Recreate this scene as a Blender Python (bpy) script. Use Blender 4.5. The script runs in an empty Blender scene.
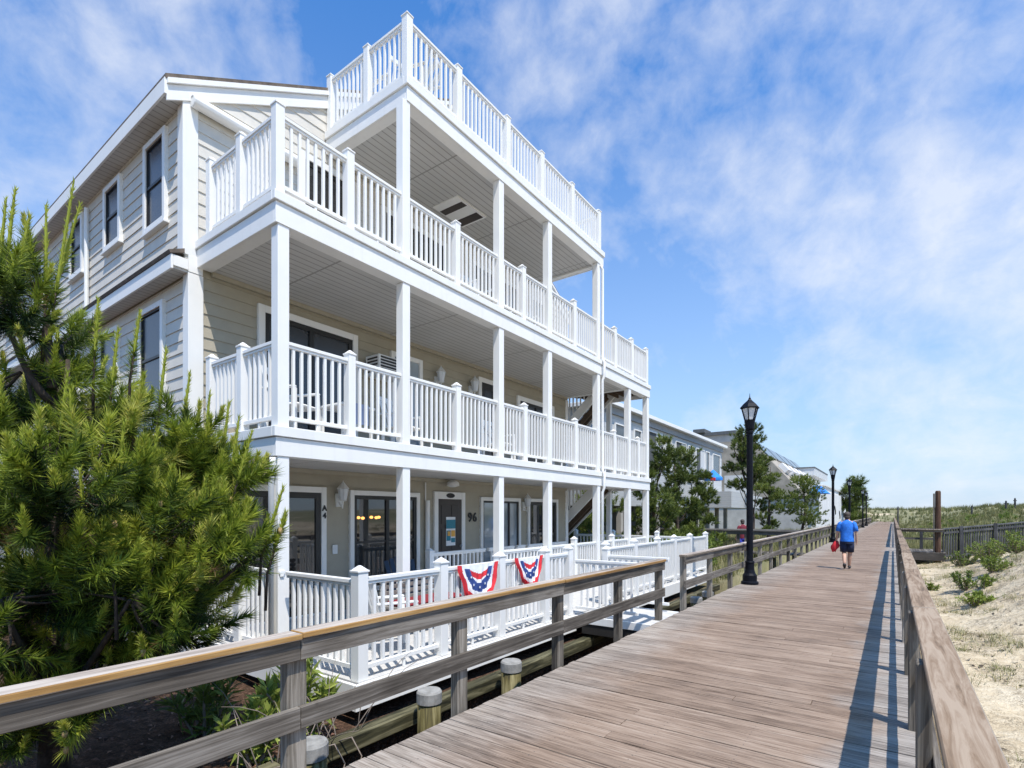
import bpy, bmesh, math, random
import numpy as np
from mathutils import Vector, Matrix

random.seed(7)
rng = np.random.default_rng(7)
S = bpy.context.scene
COL = S.collection
PI = math.pi

# ------------------------------------------------------------------ camera and light
CAM_Z = 1.75
YAW = math.atan(381 / 526.0)
cd = bpy.data.cameras.new('camera')
cam = bpy.data.objects.new('camera', cd)
COL.objects.link(cam)
cam.location = (0, 0, CAM_Z)
cam.rotation_euler = (PI / 2, 0, YAW)
cd.sensor_width = 36
cd.lens = 526 / 1024 * 36
cd.shift_y = 129 / 1024
cd.clip_start = 0.05
cd.clip_end = 5000
S.camera = cam

sun_dir = Vector((0.44, -0.25, 1.0)).normalized()
ld = bpy.data.lights.new('sun', 'SUN')
ld.energy = 4.6
ld.angle = math.radians(0.5)
ld.color = (1.0, 0.94, 0.86)
sun = bpy.data.objects.new('sun', ld)
COL.objects.link(sun)
sun.location = (20, -8, 40)
sun.rotation_euler = (-sun_dir).to_track_quat('-Z', 'Y').to_euler()

vs = S.view_settings
S.display_settings.display_device = 'sRGB'
vs.view_transform = 'Standard'
vs.look = 'None'
vs.gamma = 1
vs.use_curve_mapping = False
vs.exposure = 0.35


# ------------------------------------------------------------------ node helpers
class N:
    """tiny wrapper for writing node trees"""
    def __init__(self, tree):
        self.t = tree

    def n(self, kind, **kw):
        x = self.t.nodes.new(kind)
        for k, v in kw.items():
            if k.startswith('i_'):
                x.inputs[k[2:].replace('_', ' ')].default_value = v
            else:
                setattr(x, k, v)
        return x

    def l(self, a, b):
        self.t.links.new(a, b)

    def math(self, op, a, b=None, c=None):
        x = self.t.nodes.new('ShaderNodeMath')
        x.operation = op
        for i, v in enumerate((a, b, c)):
            if v is None:
                continue
            if isinstance(v, (int, float)):
                x.inputs[i].default_value = v
            else:
                self.l(v, x.inputs[i])
        return x.outputs[0]

    def mix(self, f, a, b, mode='MIX'):
        x = self.t.nodes.new('ShaderNodeMix')
        x.data_type = 'RGBA'
        x.blend_type = mode
        for i, v in ((0, f), (6, a), (7, b)):
            if isinstance(v, (int, float)):
                x.inputs[i].default_value = v
            elif isinstance(v, (tuple, list)):
                x.inputs[i].default_value = (*v[:3], 1)
            else:
                self.l(v, x.inputs[i])
        return x.outputs[2]

    def ramp(self, f, stops):
        x = self.t.nodes.new('ShaderNodeValToRGB')
        els = x.color_ramp.elements
        while len(els) < len(stops):
            els.new(0.5)
        for e, (p, c) in zip(els, stops):
            e.position = p
            e.color = (*c, 1) if len(c) == 3 else c
        self.l(f, x.inputs[0])
        return x.outputs[0]

    def noise(self, vec, scale, detail=3, rough=0.55, dist=0.0):
        x = self.n('ShaderNodeTexNoise')
        x.inputs['Scale'].default_value = scale
        x.inputs['Detail'].default_value = detail
        x.inputs['Roughness'].default_value = rough
        x.inputs['Distortion'].default_value = dist
        if vec is not None:
            self.l(vec, x.inputs['Vector'])
        return x.outputs['Fac']

    def mapping(self, vec, scale=(1, 1, 1), loc=(0, 0, 0), rot=(0, 0, 0)):
        x = self.n('ShaderNodeMapping')
        x.inputs['Scale'].default_value = scale
        x.inputs['Location'].default_value = loc
        x.inputs['Rotation'].default_value = rot
        self.l(vec, x.inputs['Vector'])
        return x.outputs[0]

    def bump(self, height, strength=0.3, dist=0.01):
        x = self.n('ShaderNodeBump')
        x.inputs['Strength'].default_value = strength
        x.inputs['Distance'].default_value = dist
        self.l(height, x.inputs['Height'])
        return x.outputs[0]


def newmat(name):
    m = bpy.data.materials.new(name)
    m.use_nodes = True
    t = m.node_tree
    b = t.nodes['Principled BSDF']
    k = N(t)
    co = k.n('ShaderNodeTexCoord').outputs['Object']
    return m, k, b, co


def plain(name, col, rough=0.5, var=0.08, scale=3.0, bump=0.0, metal=0.0, spec=None, bscale=None):
    m, k, b, co = newmat(name)
    f = k.noise(co, scale, 4)
    lo = tuple(c * (1 - var) for c in col)
    hi = tuple(min(1, c * (1 + var)) for c in col)
    k.l(k.ramp(f, [(0.3, lo), (0.7, hi)]), b.inputs['Base Color'])
    b.inputs['Roughness'].default_value = rough
    b.inputs['Metallic'].default_value = metal
    if spec is not None:
        b.inputs['Specular IOR Level'].default_value = spec
    if bump:
        k.l(k.bump(k.noise(co, bscale or scale * 12, 3), bump, 0.005), b.inputs['Normal'])
    return m


def white_paint(name, col, rough=0.42):
    """painted trim: faint mottling, thin rain streaks running down, slight surface grain"""
    m, k, b, co = newmat(name)
    f = k.noise(co, 2.2, 4)
    st = k.noise(k.mapping(co, (9, 9, 0.5)), 1.0, 4, 0.6)
    c = k.ramp(f, [(0.3, tuple(x * 0.95 for x in col)), (0.7, col)])
    c = k.mix(k.math('MULTIPLY', k.ramp(st, [(0.55, (0, 0, 0)), (0.8, (1, 1, 1))]), 0.28), c, tuple(x * y for x, y in zip(col, (0.74, 0.72, 0.68))))
    k.l(c, b.inputs['Base Color'])
    b.inputs['Roughness'].default_value = rough
    k.l(k.bump(k.noise(k.mapping(co, (14, 14, 3)), 6, 3), 0.12, 0.003), b.inputs['Normal'])
    return m


def wood(name, dark, mid, light, axis, rough=0.78, grain=1.0, freq=26.0, streak=0.5, dist=0.6):
    """weathered board: grain stretched along its axis, per-board shift from the tint attribute"""
    m, k, b, co = newmat(name)
    at = k.n('ShaderNodeAttribute', attribute_name='tint')
    tint = at.outputs['Fac']
    sc = {'X': (1.2, freq, freq), 'Y': (freq, 1.2, freq), 'Z': (freq, freq, 1.2)}[axis]
    off = k.n('ShaderNodeCombineXYZ')
    for i in range(3):
        k.l(k.math('MULTIPLY', tint, 37.0 + 11 * i), off.inputs[i])
    ad = k.n('ShaderNodeVectorMath', operation='ADD')
    k.l(co, ad.inputs[0])
    k.l(off.outputs[0], ad.inputs[1])
    v = ad.outputs[0]
    g = k.noise(k.mapping(v, sc), 1.0 * grain, 7, 0.66, dist)
    patch = k.noise(v, 1.7, 3)
    fac = k.math('ADD', k.math('MULTIPLY', k.math('SUBTRACT', g, 0.5), streak * 2.2), k.math('MULTIPLY', k.math('SUBTRACT', patch, 0.5), 0.5))
    fac = k.math('ADD', fac, 0.5)
    fac = k.math('ADD', fac, k.math('MULTIPLY', k.math('SUBTRACT', tint, 0.5), 0.30))
    c = k.ramp(fac, [(0.22, dark), (0.5, mid), (0.78, light)])
    # nail heads and small knots
    vo = k.n('ShaderNodeTexVoronoi')
    vo.inputs['Scale'].default_value = 3.1
    k.l(v, vo.inputs['Vector'])
    kn = k.ramp(vo.outputs['Distance'], [(0.02, (1, 1, 1)), (0.07, (0, 0, 0))])
    c = k.mix(k.math('MULTIPLY', kn, 0.45), c, tuple(x * 0.35 for x in dark))
    k.l(c, b.inputs['Base Color'])
    b.inputs['Roughness'].default_value = rough
    b.inputs['Specular IOR Level'].default_value = 0.3
    k.l(k.bump(g, 0.5, 0.004), b.inputs['Normal'])
    return m


def foliage(name, stops, trans=0.3, rough=0.55):
    m, k, b, co = newmat(name)
    at = k.n('ShaderNodeAttribute', attribute_name='tint')
    c = k.ramp(at.outputs['Fac'], stops)
    k.l(c, b.inputs['Base Color'])
    b.inputs['Roughness'].default_value = rough
    b.inputs['Specular IOR Level'].default_value = 0.35
    tr = k.n('ShaderNodeBsdfTranslucent')
    k.l(k.mix(0.25, c, (0.5, 0.6, 0.05), 'MULTIPLY'), tr.inputs['Color'])
    k.l(c, tr.inputs['Color'])
    mx = k.n('ShaderNodeMixShader')
    mx.inputs[0].default_value = trans
    k.l(b.outputs[0], mx.inputs[1])
    k.l(tr.outputs[0], mx.inputs[2])
    k.l(mx.outputs[0], k.t.nodes['Material Output'].inputs['Surface'])
    return m


def glass_dark(name, col=(0.012, 0.014, 0.016), rough=0.03, spec=0.7):
    m, k, b, co = newmat(name)
    f = k.noise(co, 0.9, 2)
    k.l(k.ramp(f, [(0.35, col), (0.7, tuple(c * 1.8 for c in col))]), b.inputs['Base Color'])
    b.inputs['Roughness'].default_value = rough
    b.inputs['Specular IOR Level'].default_value = spec
    b.inputs['IOR'].default_value = 1.75
    k.l(k.bump(k.noise(co, 1.3, 1), 0.03, 0.02), b.inputs['Normal'])
    return m


M = {}
M['white'] = white_paint('white_vinyl', (0.81, 0.80, 0.77))
M['white2'] = white_paint('white_fence_vinyl', (0.81, 0.80, 0.77), 0.38)
M['trim'] = white_paint('painted_trim', (0.80, 0.79, 0.76))
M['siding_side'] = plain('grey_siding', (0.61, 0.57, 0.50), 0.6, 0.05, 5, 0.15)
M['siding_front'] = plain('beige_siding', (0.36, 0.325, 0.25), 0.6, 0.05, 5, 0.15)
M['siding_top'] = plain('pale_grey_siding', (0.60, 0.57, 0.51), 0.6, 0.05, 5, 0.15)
M['glass'] = glass_dark('dark_window_glass')
M['glass_screen'] = glass_dark('screened_glass', (0.02, 0.024, 0.03), 0.22, 0.5)
M['glass_blue'] = glass_dark('curtained_glass', (0.20, 0.24, 0.27), 0.06, 0.8)
M['darkframe'] = plain('dark_bronze_frame', (0.018, 0.016, 0.015), 0.4, 0.1)
M['door'] = plain('dark_brown_door', (0.045, 0.035, 0.03), 0.45, 0.15)
M['shingle'] = plain('brown_shingle', (0.12, 0.095, 0.075), 0.9, 0.35, 9, 0.6)
M['brownwood'] = plain('stained_joists', (0.10, 0.065, 0.04), 0.75, 0.3, 6, 0.3)
M['black'] = plain('black_iron', (0.006, 0.007, 0.011), 0.5, 0.2, 8, 0.1, spec=0.12)
M['darkmark'] = plain('black_paint', (0.012, 0.012, 0.012), 0.5)
M['lampglass'] = plain('frosted_lamp_glass', (0.62, 0.64, 0.66), 0.15, 0.05)
M['lampwhite'] = plain('white_lamp_metal', (0.72, 0.72, 0.70), 0.4)
M['grey_metal'] = plain('grey_metal', (0.32, 0.33, 0.34), 0.45)
M['navy'] = plain('navy_plastic', (0.022, 0.035, 0.06), 0.5)
M['chairwhite'] = plain('white_chair_plastic', (0.78, 0.78, 0.76), 0.45)
M['cushion'] = plain('blue_grey_cushion', (0.35, 0.42, 0.60), 0.9)
M['redcushion'] = plain('red_cushion', (0.20, 0.015, 0.02), 0.9)
M['terrace'] = plain('pale_grey_deck_boards', (0.50, 0.49, 0.47), 0.75, 0.12, 6, 0.3)
M['red'] = plain('red_cloth', (0.60, 0.025, 0.035), 0.85, 0.15, 20)
M['blue'] = plain('blue_cloth', (0.025, 0.06, 0.22), 0.85, 0.15, 20)
M['whitecloth'] = plain('white_cloth', (0.80, 0.80, 0.80), 0.85, 0.06, 20)
M['awnblue'] = plain('bright_blue_canvas', (0.02, 0.22, 0.70), 0.8, 0.1)
M['teal'] = plain('teal_poster', (0.02, 0.20, 0.27), 0.5, 0.2, 30)
M['orange'] = plain('orange_poster', (0.75, 0.38, 0.06), 0.5, 0.2, 30)
M['bark'] = plain('pine_bark', (0.055, 0.038, 0.028), 0.95, 0.5, 18, 0.9)
M['conemat'] = plain('tan_cone', (0.42, 0.28, 0.12), 0.8, 0.3, 60)
M['greypost'] = wood('weathered_post', (0.06, 0.05, 0.04), (0.165, 0.142, 0.112), (0.31, 0.275, 0.23), 'Z', freq=34, streak=0.8)
M['greyboard'] = wood('weathered_board', (0.045, 0.037, 0.029), (0.115, 0.098, 0.080), (0.235, 0.21, 0.18), 'Y', freq=34, streak=0.7)
M['captop'] = wood('rail_cap_top', (0.17, 0.14, 0.115), (0.36, 0.30, 0.25), (0.50, 0.44, 0.38), 'Y', freq=22, streak=0.8)
M['capedge'] = wood('rail_cap_edge', (0.14, 0.075, 0.025), (0.31, 0.17, 0.055), (0.43, 0.28, 0.12), 'Y', freq=30)
M['capbrown'] = wood('seaward_cap_top', (0.07, 0.050, 0.033), (0.225, 0.152, 0.094), (0.345, 0.262, 0.185), 'Y', freq=20, streak=0.75, dist=1.3)
M['pilewet'] = wood('grey_edge', (0.10, 0.08, 0.06), (0.20, 0.16, 0.12), (0.30, 0.25, 0.2), 'Y')
M['crossboard'] = wood('weathered_cross_board', (0.10, 0.09, 0.08), (0.22, 0.20, 0.175), (0.36, 0.33, 0.29), 'X', freq=22)
M['crossdark'] = wood('dark_cross_board', (0.035, 0.03, 0.026), (0.08, 0.07, 0.06), (0.17, 0.15, 0.13), 'X', freq=22)
M['slatgrey'] = wood('dark_grey_slat', (0.022, 0.022, 0.024), (0.055, 0.055, 0.058), (0.14, 0.14, 0.14), 'Z')
M['redwood'] = wood('reddish_brown_post', (0.03, 0.016, 0.01), (0.085, 0.045, 0.028), (0.16, 0.095, 0.06), 'Z')
M['wale'] = wood('mossy_timber', (0.016, 0.016, 0.008), (0.06, 0.056, 0.028), (0.17, 0.155, 0.09), 'Y', freq=16, streak=0.9)
M['sheet'] = plain('black_sheet_piling', (0.014, 0.012, 0.010), 0.85, 0.4, 5, 0.5)
M['pilewood'] = wood('mossy_pile', (0.018, 0.016, 0.008), (0.10, 0.085, 0.03), (0.22, 0.195, 0.10), 'Z', freq=20, streak=0.8)
M['pilecap'] = plain('grey_pile_cap', (0.27, 0.265, 0.25), 0.8, 0.25, 14, 0.5)
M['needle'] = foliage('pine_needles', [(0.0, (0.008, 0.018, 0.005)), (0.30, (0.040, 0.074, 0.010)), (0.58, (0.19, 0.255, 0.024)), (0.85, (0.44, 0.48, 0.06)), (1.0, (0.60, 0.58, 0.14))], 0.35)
M['deadneedle'] = foliage('dead_brown_needles', [(0.0, (0.07, 0.04, 0.015)), (0.5, (0.17, 0.10, 0.04)), (1.0, (0.30, 0.20, 0.09))], 0.2)
M['needle_far'] = foliage('pine_needles_far', [(0.0, (0.024, 0.042, 0.012)), (0.5, (0.105, 0.145, 0.028)), (1.0, (0.30, 0.34, 0.07))], 0.25)
M['leaf'] = foliage('green_leaves', [(0.0, (0.06, 0.08, 0.03)), (0.5, (0.14, 0.20, 0.035)), (1.0, (0.33, 0.38, 0.08))], 0.3)
M['grass'] = foliage('dune_grass_blades', [(0.0, (0.11, 0.12, 0.045)), (0.5, (0.26, 0.25, 0.10)), (1.0, (0.47, 0.41, 0.22))], 0.2, 0.7)
M['redlitter'] = foliage('fallen_leaves', [(0.0, (0.03, 0.018, 0.012)), (0.5, (0.13, 0.065, 0.045)), (1.0, (0.34, 0.20, 0.14))], 0.1, 0.9)
M['litter'] = foliage('dry_litter', [(0.0, (0.035, 0.028, 0.02)), (0.5, (0.11, 0.085, 0.06)), (1.0, (0.26, 0.22, 0.16))], 0.1, 0.9)
M['twig'] = plain('bare_twig', (0.22, 0.18, 0.15), 0.9, 0.3)
M['skin'] = plain('skin', (0.50, 0.30, 0.21), 0.55, 0.06, 14)
M['shirt'] = plain('bright_blue_shirt', (0.022, 0.17, 0.62), 0.85, 0.22, 16, 0.4, bscale=14)
M['shorts'] = plain('navy_shorts', (0.012, 0.018, 0.05), 0.85, 0.2, 14)
M['hair'] = plain('greying_brown_hair', (0.06, 0.045, 0.035), 0.7, 0.4, 60)
M['shoe'] = plain('dark_shoe', (0.03, 0.03, 0.035), 0.6)
M['maroon'] = plain('maroon_shirt', (0.16, 0.015, 0.03), 0.85)
M['royal'] = plain('royal_blue_shorts', (0.03, 0.05, 0.40), 0.85)
M['greyhouse'] = plain('pale_grey_cladding', (0.53, 0.54, 0.54), 0.7, 0.05, 2)
M['darkroof'] = plain('dark_grey_roof', (0.10, 0.105, 0.11), 0.8, 0.15)
M['soffit_shade_band'] = plain('soffit_shadow_grey', (0.30, 0.31, 0.32), 0.7)  # shadow under the far roof overhang, put in as a colour
M['opening'] = plain('recess_shade_colour', (0.075, 0.08, 0.08), 0.8)  # shade of balcony recesses and the space under the floor, as dark colour
M['tan_shingle'] = plain('tan_shingles', (0.33, 0.29, 0.24), 0.9, 0.3, 1.3, 0.5)
M['concrete'] = plain('pale_concrete', (0.42, 0.40, 0.37), 0.85, 0.15, 1.5)
M['stucco'] = plain('white_stucco', (0.70, 0.69, 0.67), 0.8, 0.06, 1)
M['bluepane'] = glass_dark('blue_grey_glass', (0.045, 0.06, 0.07), 0.15, 0.4)


def emis(name, col, s):
    m, k, b, co = newmat(name)
    b.inputs['Base Color'].default_value = (*col, 1)
    b.inputs['Emission Color'].default_value = (*col, 1)
    b.inputs['Emission Strength'].default_value = s
    return m


M['bulb'] = emis('warm_bulb', (1.0, 0.45, 0.12), 1.6)


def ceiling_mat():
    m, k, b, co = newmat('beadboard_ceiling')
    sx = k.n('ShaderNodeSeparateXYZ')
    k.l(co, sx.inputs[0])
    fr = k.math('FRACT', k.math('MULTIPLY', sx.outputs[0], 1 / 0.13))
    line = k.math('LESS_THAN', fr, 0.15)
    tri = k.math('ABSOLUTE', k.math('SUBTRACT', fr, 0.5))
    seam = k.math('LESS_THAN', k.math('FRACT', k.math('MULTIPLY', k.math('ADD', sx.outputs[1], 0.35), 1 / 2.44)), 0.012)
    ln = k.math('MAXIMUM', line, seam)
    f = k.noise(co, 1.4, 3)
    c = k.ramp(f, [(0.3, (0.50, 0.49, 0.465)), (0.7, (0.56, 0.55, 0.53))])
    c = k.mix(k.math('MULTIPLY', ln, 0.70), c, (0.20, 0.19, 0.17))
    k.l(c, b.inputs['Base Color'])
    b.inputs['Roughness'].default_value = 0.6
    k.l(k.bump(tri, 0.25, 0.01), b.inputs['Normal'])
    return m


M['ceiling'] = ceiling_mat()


def boardwalk_mat():
    m, k, b, co = newmat('boardwalk_planks')
    at = k.n('ShaderNodeAttribute', attribute_name='tint')
    tint = at.outputs['Fac']
    sx = k.n('ShaderNodeSeparateXYZ')
    k.l(co, sx.inputs[0])
    off = k.n('ShaderNodeCombineXYZ')
    k.l(k.math('MULTIPLY', tint, 53), off.inputs[0])
    k.l(k.math('MULTIPLY', tint, 31), off.inputs[2])
    ad = k.n('ShaderNodeVectorMath', operation='ADD')
    k.l(co, ad.inputs[0])
    k.l(off.outputs[0], ad.inputs[1])
    v = ad.outputs[0]
    g = k.noise(k.mapping(v, (1.6, 48, 10)), 1.0, 7, 0.68, 0.5)
    fine = k.noise(k.mapping(v, (5, 150, 10)), 1.0, 4, 0.6)
    patch = k.noise(co, 0.9, 4, 0.6)
    fac = k.math('ADD', k.math('MULTIPLY', k.math('ADD', k.math('MULTIPLY', k.math('SUBTRACT', g, 0.5), 1.45), 0.5), 0.52), k.math('MULTIPLY', k.math('ADD', k.math('MULTIPLY', k.math('SUBTRACT', fine, 0.5), 1.5), 0.5), 0.42))
    fac = k.math('ADD', fac, k.math('MULTIPLY', k.math('SUBTRACT', tint, 0.5), 0.09))
    fac = k.math('ADD', fac, k.math('MULTIPLY', k.math('SUBTRACT', patch, 0.5), 0.30))
    brown = k.ramp(fac, [(0.25, (0.062, 0.041, 0.027)), (0.38, (0.168, 0.114, 0.078)), (0.50, (0.268, 0.190, 0.134)), (0.70, (0.40, 0.312, 0.24))])
    grey = k.ramp(fac, [(0.27, (0.09, 0.08, 0.07)), (0.44, (0.235, 0.215, 0.19)), (0.62, (0.44, 0.41, 0.37))])
    # the trodden middle is brown, the two edges and the near end have silvered
    e = k.math('ADD', sx.outputs[0], k.math('MULTIPLY', k.math('SUBTRACT', k.noise(co, 1.6, 3), 0.5), 0.9))
    er = k.ramp(k.math('ADD', k.math('MULTIPLY', e, 0.25), 1.0), [(0.89, (0, 0, 0)), (0.99, (1, 1, 1))])
    el = k.ramp(k.math('ADD', k.math('MULTIPLY', e, 0.25), 1.0), [(0.29, (1, 1, 1)), (0.46, (0, 0, 0))])
    c = k.mix(k.math('MULTIPLY', k.math('MAXIMUM', er, k.math('MULTIPLY', el, 0.75)), 0.80), brown, grey)
    # damp and dirty patches, screw heads in rows over the joists
    dirt = k.ramp(k.noise(k.mapping(co, (1, 2.2, 1)), 1.5, 5, 0.65), [(0.52, (0, 0, 0)), (0.72, (1, 1, 1))])
    c = k.mix(k.math('MULTIPLY', dirt, 0.22), c, (0.11, 0.09, 0.075))
    px = k.math('ABSOLUTE', k.math('SUBTRACT', k.math('FRACT', k.math('MULTIPLY', sx.outputs[0], 1 / 0.61)), 0.5))
    py = k.math('ABSOLUTE', k.math('SUBTRACT', k.math('FRACT', k.math('MULTIPLY', sx.outputs[1], 1 / 0.0725)), 0.5))
    scr = k.math('MULTIPLY', k.math('LESS_THAN', px, 0.008), k.math('LESS_THAN', py, 0.07))
    c = k.mix(k.math('MULTIPLY', scr, 0.7), c, (0.05, 0.045, 0.04))
    k.l(c, b.inputs['Base Color'])
    b.inputs['Roughness'].default_value = 0.72
    b.inputs['Specular IOR Level'].default_value = 0.35
    k.l(k.bump(k.math('ADD', g, k.math('MULTIPLY', fine, 0.5)), 0.55, 0.004), b.inputs['Normal'])
    return m


M['boardwalk'] = boardwalk_mat()


def ground_mat():
    m, k, b, co = newmat('ground')
    sx = k.n('ShaderNodeSeparateXYZ')
    k.l(co, sx.inputs[0])
    n1 = k.noise(co, 0.6, 5, 0.6)
    n2 = k.noise(co, 9, 4, 0.7)
    n3 = k.noise(co, 45, 3, 0.7)
    sand = k.ramp(k.math('ADD', k.math('MULTIPLY', n1, 0.5), k.math('MULTIPLY', n2, 0.5)), [(0.34, (0.36, 0.28, 0.18)), (0.48, (0.53, 0.435, 0.295)), (0.64, (0.64, 0.555, 0.41))])
    # bits of reed litter lying on the sand
    lit = k.ramp(k.math('ADD', k.math('MULTIPLY', k.noise(co, 1.6, 5, 0.7), 0.55), k.math('MULTIPLY', n3, 0.45)), [(0.53, (0, 0, 0)), (0.57, (1, 1, 1))])
    sand = k.mix(k.math('MULTIPLY', lit, 0.72), sand, (0.20, 0.155, 0.10))
    # low plant cover over the older dunes
    veg = k.ramp(k.math('ADD', k.math('MULTIPLY', k.noise(co, 0.14, 4, 0.6), 0.5), k.math('MULTIPLY', k.noise(co, 1.3, 5, 0.7), 0.5)), [(0.3, (0.12, 0.125, 0.06)), (0.5, (0.22, 0.21, 0.115)), (0.72, (0.36, 0.32, 0.20))])
    yy = k.math('ADD', sx.outputs[1], k.math('MULTIPLY', k.math('SUBTRACT', k.noise(co, 0.12, 4), 0.5), 26))
    vm = k.ramp(k.math('MULTIPLY', yy, 0.01), [(0.33, (0, 0, 0)), (0.43, (1, 1, 1))])
    right = k.mix(vm, sand, veg)
    bare = k.ramp(k.noise(co, 0.21, 3, 0.5), [(0.60, (0, 0, 0)), (0.66, (1, 1, 1))])
    right = k.mix(k.math('MULTIPLY', bare, vm), right, sand)
    mulch = k.ramp(k.math('ADD', k.math('MULTIPLY', n2, 0.5), k.math('MULTIPLY', n3, 0.5)), [(0.35, (0.022, 0.014, 0.010)), (0.52, (0.075, 0.045, 0.030)), (0.68, (0.24, 0.14, 0.10))])
    soil = k.mix(k.ramp(k.math('MULTIPLY', sx.outputs[1], 0.01), [(0.13, (0, 0, 0)), (0.2, (1, 1, 1))]), mulch, veg)
    side = k.math('GREATER_THAN', sx.outputs[0], -1.5)
    far = k.math('GREATER_THAN', sx.outputs[1], 120)
    k.l(k.mix(k.math('MAXIMUM', side, far), soil, right), b.inputs['Base Color'])
    b.inputs['Roughness'].default_value = 0.95
    b.inputs['Specular IOR Level'].default_value = 0.1
    hh = k.math('ADD', k.math('MULTIPLY', k.noise(co, 3.2, 4, 0.6), 1.0), k.math('MULTIPLY', n2, 0.45))
    hh = k.math('ADD', hh, k.math('MULTIPLY', n3, 0.12))
    k.l(k.bump(hh, 0.75, 0.12), b.inputs['Normal'])
    return m


M['ground'] = ground_mat()


def lap_lines(name, col, pitch):
    """far cladding: thin shadow-gap lines between horizontal boards"""
    m, k, b, co = newmat(name)
    sx = k.n('ShaderNodeSeparateXYZ')
    k.l(co, sx.inputs[0])
    fr = k.math('FRACT', k.math('MULTIPLY', sx.outputs[2], 1 / pitch))
    ln = k.math('LESS_THAN', fr, 0.12)
    c = k.mix(k.math('MULTIPLY', ln, 0.35), k.ramp(k.noise(co, 1.5, 3), [(0.3, tuple(x * 0.94 for x in col)), (0.7, col)]), tuple(x * 0.5 for x in col))
    k.l(c, b.inputs['Base Color'])
    b.inputs['Roughness'].default_value = 0.7
    k.l(k.bump(fr, 0.4, 0.03), b.inputs['Normal'])
    return m


M['greylap'] = lap_lines('grey_lap_cladding', (0.52, 0.53, 0.53), 0.22)


# ------------------------------------------------------------------ world
w = bpy.data.worlds.new('World')
S.world = w
w.use_nodes = True
k = N(w.node_tree)
bg = w.node_tree.nodes['Background']
sky = k.n('ShaderNodeTexSky', sky_type='NISHITA')
sky.sun_disc = False
sky.sun_elevation = math.asin(sun_dir.z)
sky.sun_rotation = math.atan2(sun_dir.x, sun_dir.y)
sky.air_density = 1.0
sky.dust_density = 0.6
sky.ozone_density = 2.2
gen = k.n('ShaderNodeTexCoord').outputs['Generated']
sp = k.n('ShaderNodeSeparateXYZ')
k.l(gen, sp.inputs[0])
zz = k.math('MAXIMUM', sp.outputs[2], 0.0)


def pdir(u, v):
    a = (u - 512) / 526
    bz = -(v - 513) / 526
    c_, s_ = math.cos(YAW), math.sin(YAW)
    return Vector((-s_ + a * c_, c_ + a * s_, bz)).normalized()


# banks of thin cloud, each round a compass bearing and height, broken up by noise
bank = None
for (u, v, r_in, r_out, wgt) in ((630, 120, 3, 17, 0.80), (585, 50, 2, 9, 0.5), (900, 170, 8, 22, 0.85), (980, 330, 8, 24, 1.0), (1010, 30, 4, 20, 0.85), (740, 20, 2, 14, 0.7), (110, 130, 4, 14, 0.95),
                                 (225, 30, 2, 9, 0.8), (10, 40, 3, 14, 0.8), (900, 430, 3, 14, 0.55), (600, -120, 3, 13, 0.6), (1300, 200, 20, 40, 0.9), (-300, 100, 15, 35, 0.8)):
    c = pdir(u, v)
    dt = k.n('ShaderNodeVectorMath', operation='DOT_PRODUCT')
    k.l(gen, dt.inputs[0])
    dt.inputs[1].default_value = c
    mr = k.n('ShaderNodeMapRange', interpolation_type='SMOOTHSTEP')
    k.l(dt.outputs['Value'], mr.inputs['Value'])
    mr.inputs['From Min'].default_value = math.cos(math.radians(r_out))
    mr.inputs['From Max'].default_value = math.cos(math.radians(r_in))
    mr.inputs['To Max'].default_value = wgt
    bank = mr.outputs[0] if bank is None else k.math('MAXIMUM', bank, mr.outputs[0])
den = k.math('ADD', zz, 0.25)
cp = k.n('ShaderNodeCombineXYZ')
k.l(k.math('DIVIDE', sp.outputs[0], den), cp.inputs[0])
k.l(k.math('DIVIDE', sp.outputs[1], den), cp.inputs[1])
wisp = k.noise(k.mapping(cp.outputs[0], (1.0, 0.75, 1), (0.4, 2.2, 0), (0, 0, 0.9)), 3.0, 9, 0.62, 0.5)
puff = k.noise(gen, 15.0, 9, 0.60, 0.22)
soft = k.noise(gen, 3.2, 3, 0.5, 0.2)
nz = k.math('ADD', k.math('MULTIPLY', wisp, 0.32), k.math('ADD', k.math('MULTIPLY', puff, 0.32), k.math('MULTIPLY', soft, 0.46)))
dens = k.math('ADD', k.math('MULTIPLY', bank, 0.62), k.math('MULTIPLY', k.math('SUBTRACT', nz, 0.55), 3.5))
cl = k.ramp(dens, [(0.18, (0, 0, 0)), (0.50, (0.36, 0.36, 0.36)), (1.0, (1, 1, 1))])
hsv = k.n('ShaderNodeHueSaturation')
hsv.inputs['Saturation'].default_value = 1.15
k.l(sky.outputs[0], hsv.inputs['Color'])
blue = k.mix(1.0, hsv.outputs[0], (0.30, 1.42, 2.15), 'MULTIPLY')
# pale air low over the horizon
hz = k.math('POWER', k.math('SUBTRACT', 1.0, k.math('MINIMUM', zz, 1.0)), 2.0)
blue = k.mix(k.math('MULTIPLY', hz, 0.95), blue, (5.6, 6.6, 8.0))
out = k.mix(k.math('MULTIPLY', cl, 0.70), blue, (8.1, 8.4, 8.95))
k.l(out, bg.inputs['Color'])
bg.inputs['Strength'].default_value = 0.092


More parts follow.
